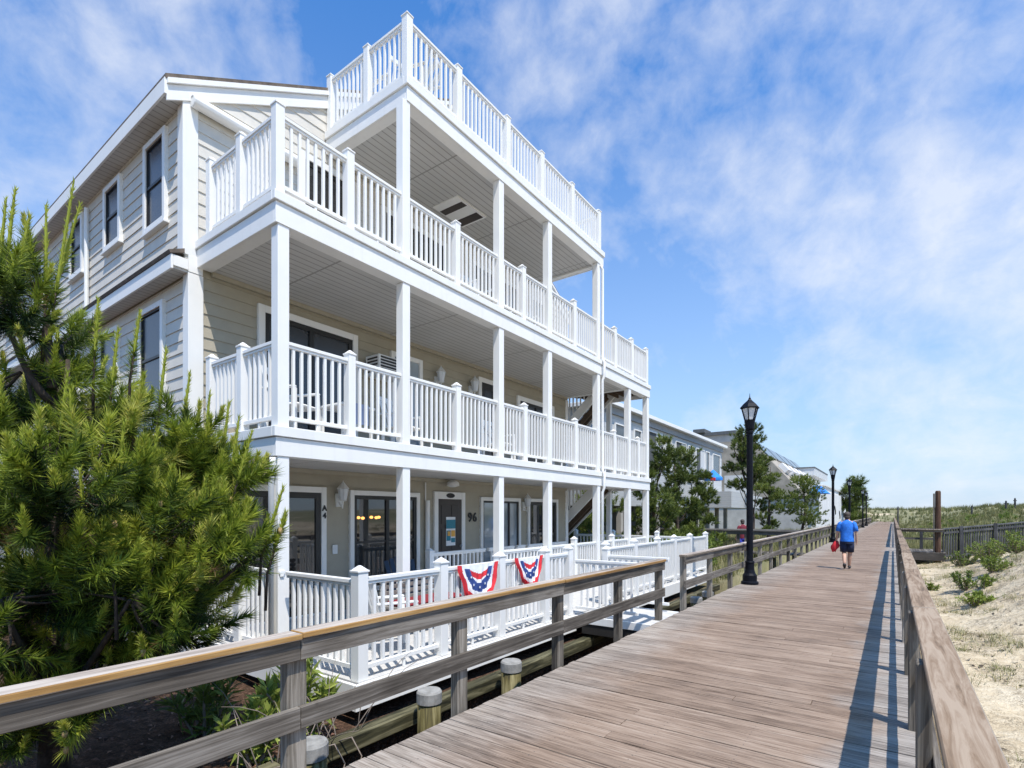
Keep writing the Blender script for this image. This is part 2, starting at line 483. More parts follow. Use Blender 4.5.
# ------------------------------------------------------------------ mesh builder
class MB:
    def __init__(s):
        s.v, s.f, s.m, s.t = [], [], [], []

    def face(s, pts, mi=0, t=0.5):
        n = len(s.v)
        s.v += [tuple(p) for p in pts]
        s.f.append(tuple(range(n, n + len(pts))))
        s.m.append(mi)
        s.t.append(t)

    def hexa(s, c, mi=0, t=0.5, side=None):
        """8 corners: bottom 0-3 ccw, top 4-7; side = {face index: material}"""
        n = len(s.v)
        s.v += [tuple(p) for p in c]
        q = [(0, 3, 2, 1), (4, 5, 6, 7), (0, 1, 5, 4), (1, 2, 6, 5), (2, 3, 7, 6), (3, 0, 4, 7)]
        for i, f in enumerate(q):
            s.f.append(tuple(n + j for j in f))
            s.m.append((side or {}).get(i, mi))
            s.t.append(t)

    def box(s, x0, x1, y0, y1, z0, z1, mi=0, t=None, side=None):
        if t is None:
            t = random.random()
        x0, x1 = min(x0, x1), max(x0, x1)
        y0, y1 = min(y0, y1), max(y0, y1)
        z0, z1 = min(z0, z1), max(z0, z1)
        s.hexa([(x0, y0, z0), (x1, y0, z0), (x1, y1, z0), (x0, y1, z0), (x0, y0, z1), (x1, y0, z1), (x1, y1, z1), (x0, y1, z1)], mi, t, side)

    def beam(s, p, q, wd, ht, mi=0, t=None, up=(0, 0, 1)):
        """bar from p to q, wd across and ht along up, centred on the line"""
        if t is None:
            t = random.random()
        p, q, up = Vector(p), Vector(q), Vector(up)
        d = (q - p).normalized()
        a = d.cross(up).normalized() * (wd / 2)
        u = a.cross(d).normalized() * (ht / 2)
        s.hexa([p - a - u, p + a - u, q + a - u, q - a - u, p - a + u, p + a + u, q + a + u, q - a + u], mi, t)

    def tube(s, pts, rs, n=8, mi=0, t=0.5, cap=True):
        pts = [Vector(p) for p in pts]
        if isinstance(rs, (int, float)):
            rs = [rs] * len(pts)
        base = len(s.v)
        ref = None
        for i, p in enumerate(pts):
            d = (pts[min(i + 1, len(pts) - 1)] - pts[max(i - 1, 0)])
            d = d.normalized() if d.length > 1e-9 else Vector((0, 0, 1))
            if ref is None:
                ref = Vector((1, 0, 0)) if abs(d.x) < 0.8 else Vector((0, 1, 0))
            a = (ref - d * ref.dot(d)).normalized()
            ref = a
            b = d.cross(a)
            for j in range(n):
                th = 2 * PI * j / n
                s.v.append(tuple(p + (a * math.cos(th) + b * math.sin(th)) * rs[i]))
        for i in range(len(pts) - 1):
            for j in range(n):
                k2 = (j + 1) % n
                s.f.append((base + i * n + j, base + i * n + k2, base + (i + 1) * n + k2, base + (i + 1) * n + j))
                s.m.append(mi)
                s.t.append(t)
        if cap:
            s.f.append(tuple(base + j for j in reversed(range(n))))
            s.f.append(tuple(base + (len(pts) - 1) * n + j for j in range(n)))
            s.m += [mi, mi]
            s.t += [t, t]

    def lathe(s, x, y, prof, n=16, mi=0, t=0.5, z=0):
        s.tube_prof([(x, y, z + h) for r, h in prof], [r for r, h in prof], n, mi, t)

    def tube_prof(s, pts, rs, n, mi, t):
        base = len(s.v)
        for p, r in zip(pts, rs):
            for j in range(n):
                th = 2 * PI * (j + 0.5) / n
                s.v.append((p[0] + r * math.cos(th), p[1] + r * math.sin(th), p[2]))
        for i in range(len(pts) - 1):
            for j in range(n):
                k2 = (j + 1) % n
                s.f.append((base + i * n + j, base + i * n + k2, base + (i + 1) * n + k2, base + (i + 1) * n + j))
                s.m.append(mi)
                s.t.append(t)
        s.f.append(tuple(base + j for j in reversed(range(n))))
        s.f.append(tuple(base + (len(pts) - 1) * n + j for j in range(n)))
        s.m += [mi, mi]
        s.t += [t, t]

    def ball(s, c, r, n=10, mi=0, t=0.5, sc=(1, 1, 1)):
        h = max(4, n // 2)
        base = len(s.v)
        for i in range(1, h):
            ph = PI * i / h
            for j in range(n):
                th = 2 * PI * j / n
                s.v.append((c[0] + r * sc[0] * math.sin(ph) * math.cos(th), c[1] + r * sc[1] * math.sin(ph) * math.sin(th), c[2] - r * sc[2] * math.cos(ph)))
        lo, hi = len(s.v), len(s.v) + 1
        s.v += [(c[0], c[1], c[2] - r * sc[2]), (c[0], c[1], c[2] + r * sc[2])]
        for i in range(h - 2):
            for j in range(n):
                k2 = (j + 1) % n
                s.f.append((base + i * n + j, base + i * n + k2, base + (i + 1) * n + k2, base + (i + 1) * n + j))
                s.m.append(mi)
                s.t.append(t)
        for j in range(n):
            k2 = (j + 1) % n
            s.f.append((lo, base + k2, base + j))
            s.f.append((hi, base + (h - 2) * n + j, base + (h - 2) * n + k2))
            s.m += [mi, mi]
            s.t += [t, t]

    def build(s, name, mats, parent=None, bevel=0.0, smooth=False):
        me = bpy.data.meshes.new(name)
        me.from_pydata(s.v, [], s.f)
        if not isinstance(mats, (list, tuple)):
            mats = [mats]
        for m in mats:
            me.materials.append(m)
        me.polygons.foreach_set('material_index', s.m)
        at = me.attributes.new('tint', 'FLOAT', 'FACE')
        at.data.foreach_set('value', s.t)
        if smooth:
            me.polygons.foreach_set('use_smooth', [True] * len(s.f))
        me.update()
        o = bpy.data.objects.new(name, me)
        COL.objects.link(o)
        if parent is not None:
            put(o, parent)
        if bevel:
            b = o.modifiers.new('bevel', 'BEVEL')
            b.width = bevel
            b.segments = 1
            b.limit_method = 'ANGLE'
            b.harden_normals = False
        return o


WM = {}


def put(o, parent):
    """parent without moving: shapes are written in world units"""
    o.parent = parent
    if parent.name in WM:
        pm = WM[parent.name]
        o.matrix_parent_inverse = pm.inverted()


def empty(name, loc, label, cat, group=None, rz=0):
    o = bpy.data.objects.new(name, None)
    COL.objects.link(o)
    o.location = loc
    o.rotation_euler = (0, 0, rz)
    o.empty_display_size = 0.1
    WM[o.name] = Matrix.Translation(Vector(loc)) @ Matrix.Rotation(rz, 4, 'Z')
    tag(o, label, cat, group)
    return o


def tag(o, label, cat, group=None):
    o['label'] = label
    o['category'] = cat
    if group:
        o['group'] = group
    return o


def kind(o, kd):
    o['kind'] = kd
    return o


def copy_thing(o, loc, rz, label, group=None):
    """a thing with local-space parts and sub-parts"""
    r = o.copy()
    COL.objects.link(r)
    r.location = loc
    r.rotation_euler = (0, 0, rz)
    r['label'] = label
    if group:
        r['group'] = group
    for ch in list(o.children):
        c = ch.copy()
        COL.objects.link(c)
        c.parent = r
        for g in list(ch.children):
            d = g.copy()
            COL.objects.link(d)
            d.parent = c
    return r


def tris_mesh(name, tri, tint, mat, parent=None):
    """tri: (n,3,3) array -> one mesh"""
    n = len(tri)
    me = bpy.data.meshes.new(name)
    me.vertices.add(n * 3)
    me.vertices.foreach_set('co', np.ascontiguousarray(tri, dtype=np.float32).reshape(-1))
    me.loops.add(n * 3)
    me.loops.foreach_set('vertex_index', np.arange(n * 3, dtype=np.int32))
    me.polygons.add(n)
    me.polygons.foreach_set('loop_start', np.arange(0, n * 3, 3, dtype=np.int32))
    me.materials.append(mat)
    me.update(calc_edges=True)
    at = me.attributes.new('tint', 'FLOAT', 'FACE')
    at.data.foreach_set('value', np.clip(tint, 0, 1).astype(np.float32))
    o = bpy.data.objects.new(name, me)
    COL.objects.link(o)
    if parent is not None:
        put(o, parent)
    return o


def unit(a):
    return a / np.maximum(np.linalg.norm(a, axis=-1, keepdims=True), 1e-9)


def needle_tris(base, dirs, length, count, nl, wd, a0, a1, tint, spread=0.12):
    """brush of needles round each stem: angle a0 at the foot, a1 at the tip (degrees)"""
    n = len(base)
    b = np.repeat(base, count, 0)
    d = np.repeat(unit(dirs), count, 0)
    L = np.repeat(length, count)[:, None]
    m = n * count
    t = rng.random((m, 1)) ** 0.8
    rnd = rng.normal(size=(m, 3))
    rad = unit(rnd - d * (rnd * d).sum(1, keepdims=True))
    ang = np.radians(a0 + (a1 - a0) * t + rng.normal(0, 9, (m, 1)))
    nd = unit(d * np.cos(ang) + rad * np.sin(ang) + np.array([0, 0, -0.06]))
    root = b + d * L * t
    ln = nl * (0.7 + 0.5 * rng.random((m, 1)))
    side = unit(np.cross(nd, rng.normal(size=(m, 3)))) * (wd / 2)
    tri = np.stack([root - side, root + side, root + nd * ln], 1)
    tt = np.repeat(tint, count) + rng.normal(0, spread, m)
    return tri, tt


# ------------------------------------------------------------------ ground
def sm(a, b, x):
    t = np.clip((x - a) / (b - a), 0, 1)
    return t * t * (3 - 2 * t)


def wob(x, y, f, s):
    return (np.sin(x * f + s) * np.cos(y * f * 0.83 + 2.1 * s) + 0.6 * np.sin(x * f * 1.9 + y * f * 1.4 + 3.3 * s) + 0.4 * np.sin(y * f * 2.7 - x * f * 1.2 + s)) / 2.0


def height(x, y):
    x = np.asarray(x, float)
    y = np.asarray(y, float)
    r = -0.56 + 0.46 * sm(1.0, 6.5, x) + 0.07 * wob(x, y, 1.1, 0.7) + 0.03 * wob(x, y, 3.4, 2.0)
    r = r + 1.10 * sm(0.7, 3.9, x) * sm(4, 19, y) * (1 - 0.75 * sm(21, 28, y))
    r = r + (0.05 * wob(x, y, 2.1, 5.0) + 0.035 * wob(x, y, 6.3, 3.0) + 0.018 * wob(x, y, 12.5, 1.4)) * sm(0.5, 1.3, x) * (1 - sm(30, 40, y))
    r = r + 0.45 * sm(5, 14, x) * sm(24, 32, y)
    r = r + sm(38, 90, y) * sm(2.0, 14, x) * (1.9 + 0.7 * wob(x, y, 0.085, 1.2))
    r = r + 1.35 * np.exp(-((x - 19) / 11) ** 2 - ((y - 62) / 16) ** 2)
    l = -0.45 + 0.25 * sm(14, 34, y) + 0.05 * wob(x, y, 1.7, 1.0)
    l = l + sm(60, 120, y) * 0.5
    pit = -1.55 + 1.0 * sm(22, 48, y)
    h = np.where(x > 0.36, r, np.where(x < -4.30, l, pit))
    end = sm(118, 175, y)
    h = h * (1 - end) + end * (2.6 + 0.45 * wob(x, y, 0.06, 0.4))
    return h


xs = np.concatenate([np.arange(-600, -80, 52), np.arange(-80, -14, 3), np.arange(-14, -4.4, 0.4), [-4.315, -4.285], np.arange(-4.1, -3.0, 0.3), [-2, -1, 0.1, 0.33, 0.37], np.arange(0.5, 9, 0.11), np.arange(9, 40, 0.8), np.arange(40, 100, 4), np.arange(100, 700, 60)])
ys = np.concatenate([np.arange(-60, -4, 8), np.arange(-4, 30, 0.16), np.arange(30, 130, 0.9), np.arange(130, 240, 5), np.arange(240, 1300, 80)])
gx, gy = np.meshgrid(xs, ys)
gz = height(gx, gy)
nx, ny = len(xs), len(ys)
me = bpy.data.meshes.new('ground')
idx = np.arange(nx * ny).reshape(ny, nx)
quads = np.stack([idx[:-1, :-1], idx[:-1, 1:], idx[1:, 1:], idx[1:, :-1]], -1).reshape(-1, 4)
me.vertices.add(nx * ny)
me.vertices.foreach_set('co', np.stack([gx, gy, gz], -1).astype(np.float32).reshape(-1))
me.loops.add(len(quads) * 4)
me.loops.foreach_set('vertex_index', quads.astype(np.int32).reshape(-1))
me.polygons.add(len(quads))
me.polygons.foreach_set('loop_start', np.arange(0, len(quads) * 4, 4, dtype=np.int32))
me.polygons.foreach_set('use_smooth', np.ones(len(quads), bool))
me.materials.append(M['ground'])
me.update(calc_edges=True)
g = bpy.data.objects.new('ground', me)
COL.objects.link(g)
kind(g, 'structure')


def H(x, y):
    return float(height(x, y))


# ------------------------------------------------------------------ boardwalk
b = MB()
y = -3.5
while y < 136:
    pw = 0.142
    x0 = -3.06 + random.uniform(-0.012, 0.012)
    x1 = 0.26 + random.uniform(-0.01, 0.01)
    joints = []
    if random.random() < 0.25:
        joints = [random.choice([-2.44, -1.83, -1.22, -0.61])]
    xa = x0
    for xj in joints + [x1]:
        dz = random.uniform(-0.003, 0.003)
        b.box(xa, xj - 0.002, y, y + pw - random.uniform(0.004, 0.008), -0.045, dz, 0, random.random())
        xa = xj + 0.002
    y += 0.145
for xb in (-2.98, -2.0, -1.0, 0.0, 0.17):
    b.box(xb, xb + 0.06, -3.5, 136, -0.30, -0.05, 1, 0.4)
bw = b.build('boardwalk', [M['boardwalk'], M['crossdark']], bevel=0.002)
kind(bw, 'structure')


def wood_rail(name, label, xin, side, y0, y1, posts, cat='railing'):
    """timber rail beside the boardwalk; side = +1 boards face +X (seaward posts behind)"""
    t = empty(name, ((xin), (y0 + y1) / 2, -0.2), label, cat, 'weathered timber rails along the boardwalk')
    return t


def rail_run(t, cx0, cx1, bx0, bx1, px0, px1, y0, y1, posts, edge_side, top='captop', edge='capedge', fb=0.815, mz=(0.375, 0.515)):
    """cap board, face board, mid board (in lengths between posts) and posts, parts of t"""
    cap, face, mid = MB(), MB(), MB()
    ends = [y0] + [p for i, p in enumerate(posts) if i % 2 == 1 and y0 < p < y1] + [y1]
    for a, c in zip(ends[:-1], ends[1:]):
        tt = random.random()
        dx = random.uniform(-0.006, 0.006)
        dz = random.uniform(-0.004, 0.004)
        cap.box(cx0 + dx, cx1 + dx, a + 0.003, c - 0.003, 0.952 + dz, 0.99 + dz, 0, tt, {3: 1, 5: 1, 2: 1, 4: 1})
        face.box(bx0, bx1, a + 0.002, c - 0.002, fb, 0.95, 0, random.random())
        mid.box(bx0, bx1, a + 0.002, c - 0.002, mz[0], mz[1], 0, random.random())
    cap.build('cap_board', [M[top], M[edge]], t, 0.006)
    face.build('face_board', M['greyboard'], t, 0.004)
    mid.build('mid_board', M['greyboard'], t, 0.004)
    for p in posts:
        pb = MB()
        w2 = 0.065 + random.uniform(-0.004, 0.004)
        pb.box(px0, px1, p - w2, p + w2, -0.55, 0.949, 0)
        pb.build('post', M['greypost'], t, 0.006)


# left rail, near section (ends at the gangway opening) and the long section beyond
t = empty('boardwalk_railing', (-3.1, 2.5, 0), 'weathered timber rail with orange cap edge running past the pine bush', 'railing', 'weathered timber rails along the boardwalk')
rail_run(t, -3.17, -3.02, -3.085, -3.045, -3.175, -3.087, -3.6, 8.52, [-3.4, -1.6, 0.15, 1.92, 3.52, 5.22, 6.86, 8.44], 1)
t = empty('boardwalk_railing', (-3.1, 40, 0), 'weathered timber rail behind the lamp posts, beyond the white gangway', 'railing', 'weathered timber rails along the boardwalk')
ps = [9.7] + [9.7 + 1.72 * i for i in range(1, 60)]
rail_run(t, -3.17, -3.02, -3.085, -3.045, -3.175, -3.087, 9.58, ps[-1] + 0.1, ps, 1, 'captop', 'pilewet')
# seaward rail, near section and the section past the beach crossing
t = empty('boardwalk_railing', (0.2, 12, 0), 'weathered timber rail beside the pale sand, shadow on the planks', 'railing', 'weathered timber rails along the boardwalk')
rail_run(t, 0.128, 0.285, 0.170, 0.202, 0.100, 0.168, -3.6, 29.6, [-3.5 + 1.775 * i for i in range(0, 19)], -1, 'capbrown', 'pilewet', 0.85, (0.385, 0.475))
t = empty('boardwalk_railing', (0.2, 60, 0), 'far timber rail along the dunes past the beach crossing', 'railing', 'weathered timber rails along the boardwalk')
rail_run(t, 0.128, 0.285, 0.170, 0.202, 0.100, 0.168, 32.8, 108, [32.9 + 1.7 * i for i in range(0, 45)], -1, 'capbrown', 'pilewet', 0.85, (0.385, 0.475))


# ------------------------------------------------------------------ pilings and bulkhead beside the boardwalk
b = MB()
for (z0, z1, xo) in ((-0.52, -0.36, 0.0),):
    yy = -3.5
    while yy < 16:
        ln = random.uniform(2.6, 3.6)
        b.box(-4.30 - xo, -4.14 - xo, yy, min(yy + ln, 16.2) - 0.012, z0, z1, 0)
        yy += ln
b2 = MB()
for i in range(92):
    yy = -3.5 + i * 0.215
    b2.box(-4.37, -4.31, yy, yy + 0.205, -1.7, -0.48 + random.uniform(-0.04, 0.02), 0, random.random())
bh = empty('timber_bulkhead', (-4.3, 6, -1.5), 'mossy timber retaining wall under the white terrace edge', 'retaining wall')
b.build('wale', M['wale'], bh, 0.012)
b2.build('sheet_planks', M['sheet'], bh, 0.01)


def piling(x, y, ztop, label, r=0.125):
    t = empty('piling', (x, y, -1.6), label, 'piling', 'capped pilings beside the boardwalk')
    p = MB()
    p.lathe(x, y, [(r * 1.04, -1.7), (r, -0.8), (r * 0.97, ztop - 0.10)], 18, 0, random.random())
    p.build('pile', M['pilewood'], t, smooth=True)
    c = MB()
    c.lathe(x, y, [(r * 1.02, ztop - 0.13), (r * 1.06, ztop - 0.125), (r * 1.06, ztop - 0.02), (r * 0.95, ztop), (0.01, ztop + 0.004)], 18)
    c.build('cap', M['pilecap'], t)


piling(-3.82, 2.50, -0.10, 'grey capped piling behind the nearest rail post, twigs hanging on it')
piling(-3.93, 3.95, -0.10, 'mossy piling with rounded grey cap standing clear in the dark gap')
piling(-3.88, 5.34, -0.10, 'grey capped piling under the rail, second past the twigs')
piling(-3.55, 11.9, -0.12, 'dark piling with grey cap just past the white gangway')
piling(-3.58, 12.9, -0.12, 'farther of two dark pilings past the white gangway')


# ------------------------------------------------------------------ the white beach house
XF, YS, XW, YW = -6.0, 3.45, -8.1, 3.37     # deck front, deck side, front wall, side wall
YE, YWE = 15.45, 14.06                       # deck far end, wall far end
house = empty('beach_house', (-12, 9, -0.5), 'three storey white beach house with stacked porches and a roof deck', 'house')
PITCH = 0.575
EAVE_Y, EAVE_Z = 3.06, 7.71
RIDGE_Y = 8.7


def rake(yv):
    return EAVE_Z + PITCH * (min(yv, 2 * RIDGE_Y - yv) - EAVE_Y)


def lap(b, pt, a0, a1, z0, z1, pitch=0.172, lip=0.016, clip=None):
    """lapped boards: every course leans out to a lip that shades the one below"""
    z = z0
    while z < z1 - 0.01:
        zt = min(z + pitch, z1)
        for lo, hi in ([(a0, a1)] if clip is None else [clip(z, zt)]):
            if hi - lo < 0.02:
                continue
            tt = random.random()
            b.face([pt(lo, z, lip), pt(hi, z, lip), pt(hi, zt, 0.002), pt(lo, zt, 0.002)], 0, tt)
            b.face([pt(lo, z, 0.0), pt(hi, z, 0.0), pt(hi, z, lip), pt(lo, z, lip)], 0, tt)
        z = zt


def ptf(a, z, o):
    return (XW + o, a, z)


def pts(a, z, o):
    return (a, YW - o, z)


# walls
b = MB()
b.box(-22, XW, YW, YWE, -0.45, 5.35, 0, 0.5)
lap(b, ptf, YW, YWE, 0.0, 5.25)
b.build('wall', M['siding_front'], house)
b = MB()
lap(b, pts, -22, XW, -0.4, 5.14)
b.build('wall', M['siding_side'], house)
b = MB()
YW3 = 3.30
lap(b, lambda a, z, o: (a, YW3 - o, z), -22, XW, 5.4, 7.55)
b.build('wall', M['siding_side'], house)
b = MB()


def gclip(z, zt):
    lo = EAVE_Y + (zt - EAVE_Z) / PITCH + 0.05
    return max(YW3, lo), min(YWE + 0.06, 2 * RIDGE_Y - lo)


lap(b, ptf, YW3, YWE, 5.35, 10.8, clip=gclip)
pr = [(YW3, 5.35)] + [(YW3, rake(YW3)), (RIDGE_Y, rake(RIDGE_Y)), (YWE + 0.06, rake(YWE + 0.06)), (YWE + 0.06, 5.35)]
n0 = len(b.v)
b.face([(XW, a, z) for a, z in pr])
b.face([(-22, a, z) for a, z in reversed(pr)])
b.face([(XW, YW3, 5.35), (-22, YW3, 5.35), (-22, YW3, rake(YW3)), (XW, YW3, rake(YW3))])
b.face([(XW, YWE + .06, 5.35), (XW, YWE + .06, rake(YWE)), (-22, YWE + .06, rake(YWE)), (-22, YWE + .06, 5.35)])
b.build('wall', M['siding_top'], house)

# corner boards
for (z0, z1, yy) in ((-0.3, 5.16, YW), (5.4, 7.80, YW3)):
    b = MB()
    b.box(XW - 0.14, XW + 0.035, yy - 0.035, yy + 0.17, z0, z1)
    b.build('corner_board', M['trim'], house, 0.004)
b = MB()
b.box(XW - 0.12, XW + 0.03, YWE - 0.12, YWE + 0.03, -0.02, 5.2)
b.build('corner_board', M['trim'], house, 0.004)

# roof
b = MB()
XR = XW + 0.06
th = 0.06
for s in (0, 1):
    def yy(v):
        return v if s == 0 else 2 * RIDGE_Y - v
    a0, a1 = EAVE_Y - 0.02, RIDGE_Y
    z0, z1 = rake(a0), rake(a1)
    q = [(XR, yy(a0), z0), (XR, yy(a1), z1), (-22.3, yy(a1), z1), (-22.3, yy(a0), z0)]
    top = [(x, y_, z + th) for x, y_, z in q]
    b.hexa(q + top)
roof = b.build('roof', M['shingle'], house)
b = MB()
for s in (0, 1):
    def yy(v):
        return v if s == 0 else 2 * RIDGE_Y - v
    # rake board up the gable and the drip trim under the shingles
    for (x0, x1, d0, d1) in ((XW + 0.018, XW + 0.05, -0.30, -0.085), (XW + 0.018, XW + 0.085, -0.08, -0.005)):
        a0 = EAVE_Y + 0.0
        q = []
        for xx in (x0, x1):
            q.append([(xx, yy(a0), rake(a0) + d0), (xx, yy(RIDGE_Y), rake(RIDGE_Y) + d0), (xx, yy(RIDGE_Y), rake(RIDGE_Y) + d1), (xx, yy(a0), rake(a0) + d1)])
        A, B2 = q
        b.hexa([A[0], B2[0], B2[1], A[1], A[3], B2[3], B2[2], A[2]])
b.build('rake_board', M['trim'], roof, 0.003)
b = MB()
b.box(-22.2, XW + 0.05, EAVE_Y - 0.03, EAVE_Y, EAVE_Z - 0.22, EAVE_Z - 0.002)
b.build('eave_fascia', M['trim'], roof, 0.003)
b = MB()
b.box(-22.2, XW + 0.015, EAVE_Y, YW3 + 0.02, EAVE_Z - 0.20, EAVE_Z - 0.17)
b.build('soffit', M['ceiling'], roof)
b = MB()   # boxed end of the eave
b.hexa([(XW - 0.25, EAVE_Y, EAVE_Z - 0.17), (XW + 0.017, EAVE_Y, EAVE_Z - 0.17), (XW + 0.017, YW3 - 0.036, EAVE_Z - 0.17), (XW - 0.25, YW3 - 0.036, EAVE_Z - 0.17),
        (XW - 0.25, EAVE_Y, EAVE_Z - 0.03), (XW + 0.017, EAVE_Y, EAVE_Z - 0.03), (XW + 0.017, YW3 - 0.036, rake(YW3) - 0.06), (XW - 0.25, YW3 - 0.036, rake(YW3) - 0.06)])
b.build('eave_return', M['trim'], roof)
# skirt roof between second and third storey on the side wall
b = MB()
b.hexa([(-22, 3.10, 5.33), (XW + 0.06, 3.10, 5.33), (XW + 0.06, YW3 - 0.02, 5.40), (-22, YW3 - 0.02, 5.40), (-22, 3.08, 5.37), (XW + 0.06, 3.08, 5.37), (XW + 0.06, YW3 - 0.02, 5.46), (-22, YW3 - 0.02, 5.46)])
sk = b.build('skirt_roof', M['shingle'], house)
b = MB()
b.box(XW - 0.25, XW + 0.045, 3.141, YW - 0.037, 5.181, 5.33)
b.box(XW - 0.2, XW + 0.04, YW - 0.033, YW + 0.16, 5.165, 5.40)
b.build('skirt_return', M['trim'], sk, 0.003)
b = MB()
b.box(-22, XW + 0.05, 3.11, 3.14, 5.13, 5.328)
b.build('fascia', M['trim'], sk, 0.003)
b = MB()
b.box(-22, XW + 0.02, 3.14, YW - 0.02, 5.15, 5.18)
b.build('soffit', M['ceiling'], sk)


# windows and doors
def window(pt, a0, a1, z0, z1, pane='glass', fw=0.09, mull=(), sill=False, dark=0.0, name='window', fm='trim', base=0.02, hbar=None):
    fr = MB()
    o = base + 0.045

    def bx(m, p0, p1, q0, q1, o0, o1, mi=0):
        c = []
        for zz_ in (q0, q1):
            c += [pt(p0, zz_, o0), pt(p0, zz_, o1), pt(p1, zz_, o1), pt(p1, zz_, o0)]
        A = [Vector(v) for v in c]
        # keep the winding outward whichever way pt maps
        if (A[1] - A[0]).cross(A[3] - A[0]).z < 0:
            A = [A[0], A[3], A[2], A[1], A[4], A[7], A[6], A[5]]
        m.hexa(A, mi, 0.5)
    bx(fr, a0 - fw, a0, z0 - fw, z1 + fw, 0.0, o)
    bx(fr, a1, a1 + fw, z0 - fw, z1 + fw, 0.0, o)
    bx(fr, a0, a1, z1, z1 + fw, 0.0, o)
    bx(fr, a0, a1, z0 - fw, z0, 0.0, o)
    if sill:
        bx(fr, a0 - fw - 0.03, a1 + fw + 0.03, z0 - fw - 0.04, z0 - fw, 0.0, o + 0.02)
    f = fr.build(name, M[fm], house, 0.004)
    p = MB()
    bx(p, a0, a1, z0, z1, 0.0, base)
    p.build('pane', M[pane], f)
    if dark:
        d = MB()
        o2 = base + 0.022
        bx(d, a0, a0 + dark, z0, z1, base, o2)
        bx(d, a1 - dark, a1, z0, z1, base, o2)
        bx(d, a0 + dark, a1 - dark, z1 - dark, z1, base, o2)
        bx(d, a0 + dark, a1 - dark, z0, z0 + dark, base, o2)
        for mu in mull:
            bx(d, mu - dark * 0.55, mu + dark * 0.55, z0 + dark, z1 - dark, base, o2 + 0.006)
        if hbar:
            bx(d, a0 + dark, a1 - dark, hbar - 0.02, hbar + 0.02, base, o2 - 0.004)
        d.build('sash', M['darkframe'], f)
    return f


# ground storey, seen left to right along the front
window(ptf, 3.95, 5.46, 0.03, 2.10, dark=0.10, mull=[4.70], pane='glass', fw=0.10)
wchand = window(ptf, 6.15, 7.72, 0.35, 2.08, dark=0.07, mull=[6.95], hbar=1.2)
window(ptf, 9.92, 11.42, 0.45, 2.05, dark=0.05, mull=[11.0], pane='glass_blue')
window(ptf, 11.95, 13.35, 0.03, 2.06, dark=0.09, mull=[12.68])
# lit hanging lamp behind the second window
bb = MB()
for yy_ in (6.26, 6.36, 6.56, 6.68, 6.74):
    bb.ball((XW + 0.032, yy_, 1.66 + random.uniform(-0.01, 0.01)), 0.035, 8, sc=(0.3, 1.3, 0.8))
bb.build('lit_bulbs', M['bulb'], wchand)
# entrance door
d = MB()
d.box(XW + 0.0, XW + 0.05, 8.36, 9.13, 0.02, 2.06)
for (za, zb) in ((0.2, 0.75), (0.85, 1.4), (1.5, 1.92)):
    for (ya, yb) in ((8.46, 8.70), (8.79, 9.03)):
        d.box(XW + 0.05, XW + 0.062, ya, yb, za, zb)
door = d.build('door', M['door'], house, 0.004)
d = MB()
for q in ((8.24, 8.36, 0, 2.22), (9.13, 9.25, 0, 2.22), (8.36, 9.13, 2.06, 2.22)):
    d.box(XW, XW + 0.065, *q)
d.build('frame', M['trim'], door, 0.004)
d = MB()
d.ball((XW + 0.10, 9.06, 1.0), 0.035)
d.build('handle', M['grey_metal'], door, smooth=True)
d = MB()
d.box(XW + 0.064, XW + 0.068, 8.60, 8.90, 1.02, 1.66)
d.box(XW + 0.068, XW + 0.071, 8.60, 8.90, 1.40, 1.60, 1)
d.box(XW + 0.068, XW + 0.071, 8.61, 8.745, 1.13, 1.36, 1)
d.box(XW + 0.071, XW + 0.074, 8.64, 8.73, 1.24, 1.34, 2)
d.box(XW + 0.068, XW + 0.071, 8.76, 8.89, 1.22, 1.36, 2)
d.box(XW + 0.068, XW + 0.071, 8.76, 8.89, 1.09, 1.19, 1)
d.build('poster', [M['whitecloth'], M['teal'], M['orange']], door)
d = MB()
prof = [(8.68 + 0.14 * math.cos(2 * PI * i / 20) + 0.06, 2.14 + 0.055 * math.sin(2 * PI * i / 20)) for i in range(20)]
d.face([(XW + 0.072, a, z) for a, z in prof])
d.build('name_plate', M['darkmark'], door)


def text(s, size, name, mat, pos, rot, parent, depth=0.006, bold=0.0):
    cu = bpy.data.curves.new(name, 'FONT')
    cu.body = s
    cu.size = size
    cu.extrude = depth
    cu.offset = bold
    cu.space_character = 1.15
    cu.align_x = 'CENTER'
    cu.align_y = 'CENTER'
    tmp = bpy.data.objects.new(name, cu)
    me_ = bpy.data.meshes.new_from_object(tmp)
    bpy.data.objects.remove(tmp)
    me_.materials.clear()
    me_.materials.append(mat)
    mt = Matrix.Translation(Vector(pos)) @ rot
    me_.transform(mt)
    o = bpy.data.objects.new(name, me_)
    COL.objects.link(o)
    put(o, parent)
    return o


RF = Matrix(((0, 0, 1, 0), (1, 0, 0, 0), (0, 1, 0, 0), (0, 0, 0, 1)))   # text reading along +Y, facing +X
text('96', 0.30, 'house_number', M['darkmark'], (XW + 0.03, 9.545, 1.64), RF, house, 0.01, 0.004)
text('A', 0.13, 'door_number', M['darkmark'], (XW + 0.072, 5.512, 1.83), RF, house, 0.004, 0.006)
text('4', 0.13, 'door_number', M['darkmark'], (XW + 0.072, 5.512, 1.70), RF, house, 0.004, 0.006)
# first floor
window(ptf, 4.45, 6.12, 2.85, 4.93, dark=0.08, mull=[5.28], fw=0.11, pane='glass_screen')
window(ptf, 7.12, 7.80, 2.85, 4.88, fw=0.09, pane='glass_blue', name='door')
window(ptf, 9.86, 10.46, 2.85, 4.92, fw=0.11, pane='glass_screen', name='door', dark=0.14, fm='trim')
window(ptf, 11.48, 13.1, 2.85, 4.75, dark=0.07, mull=[12.3], fw=0.12, pane='glass_screen')
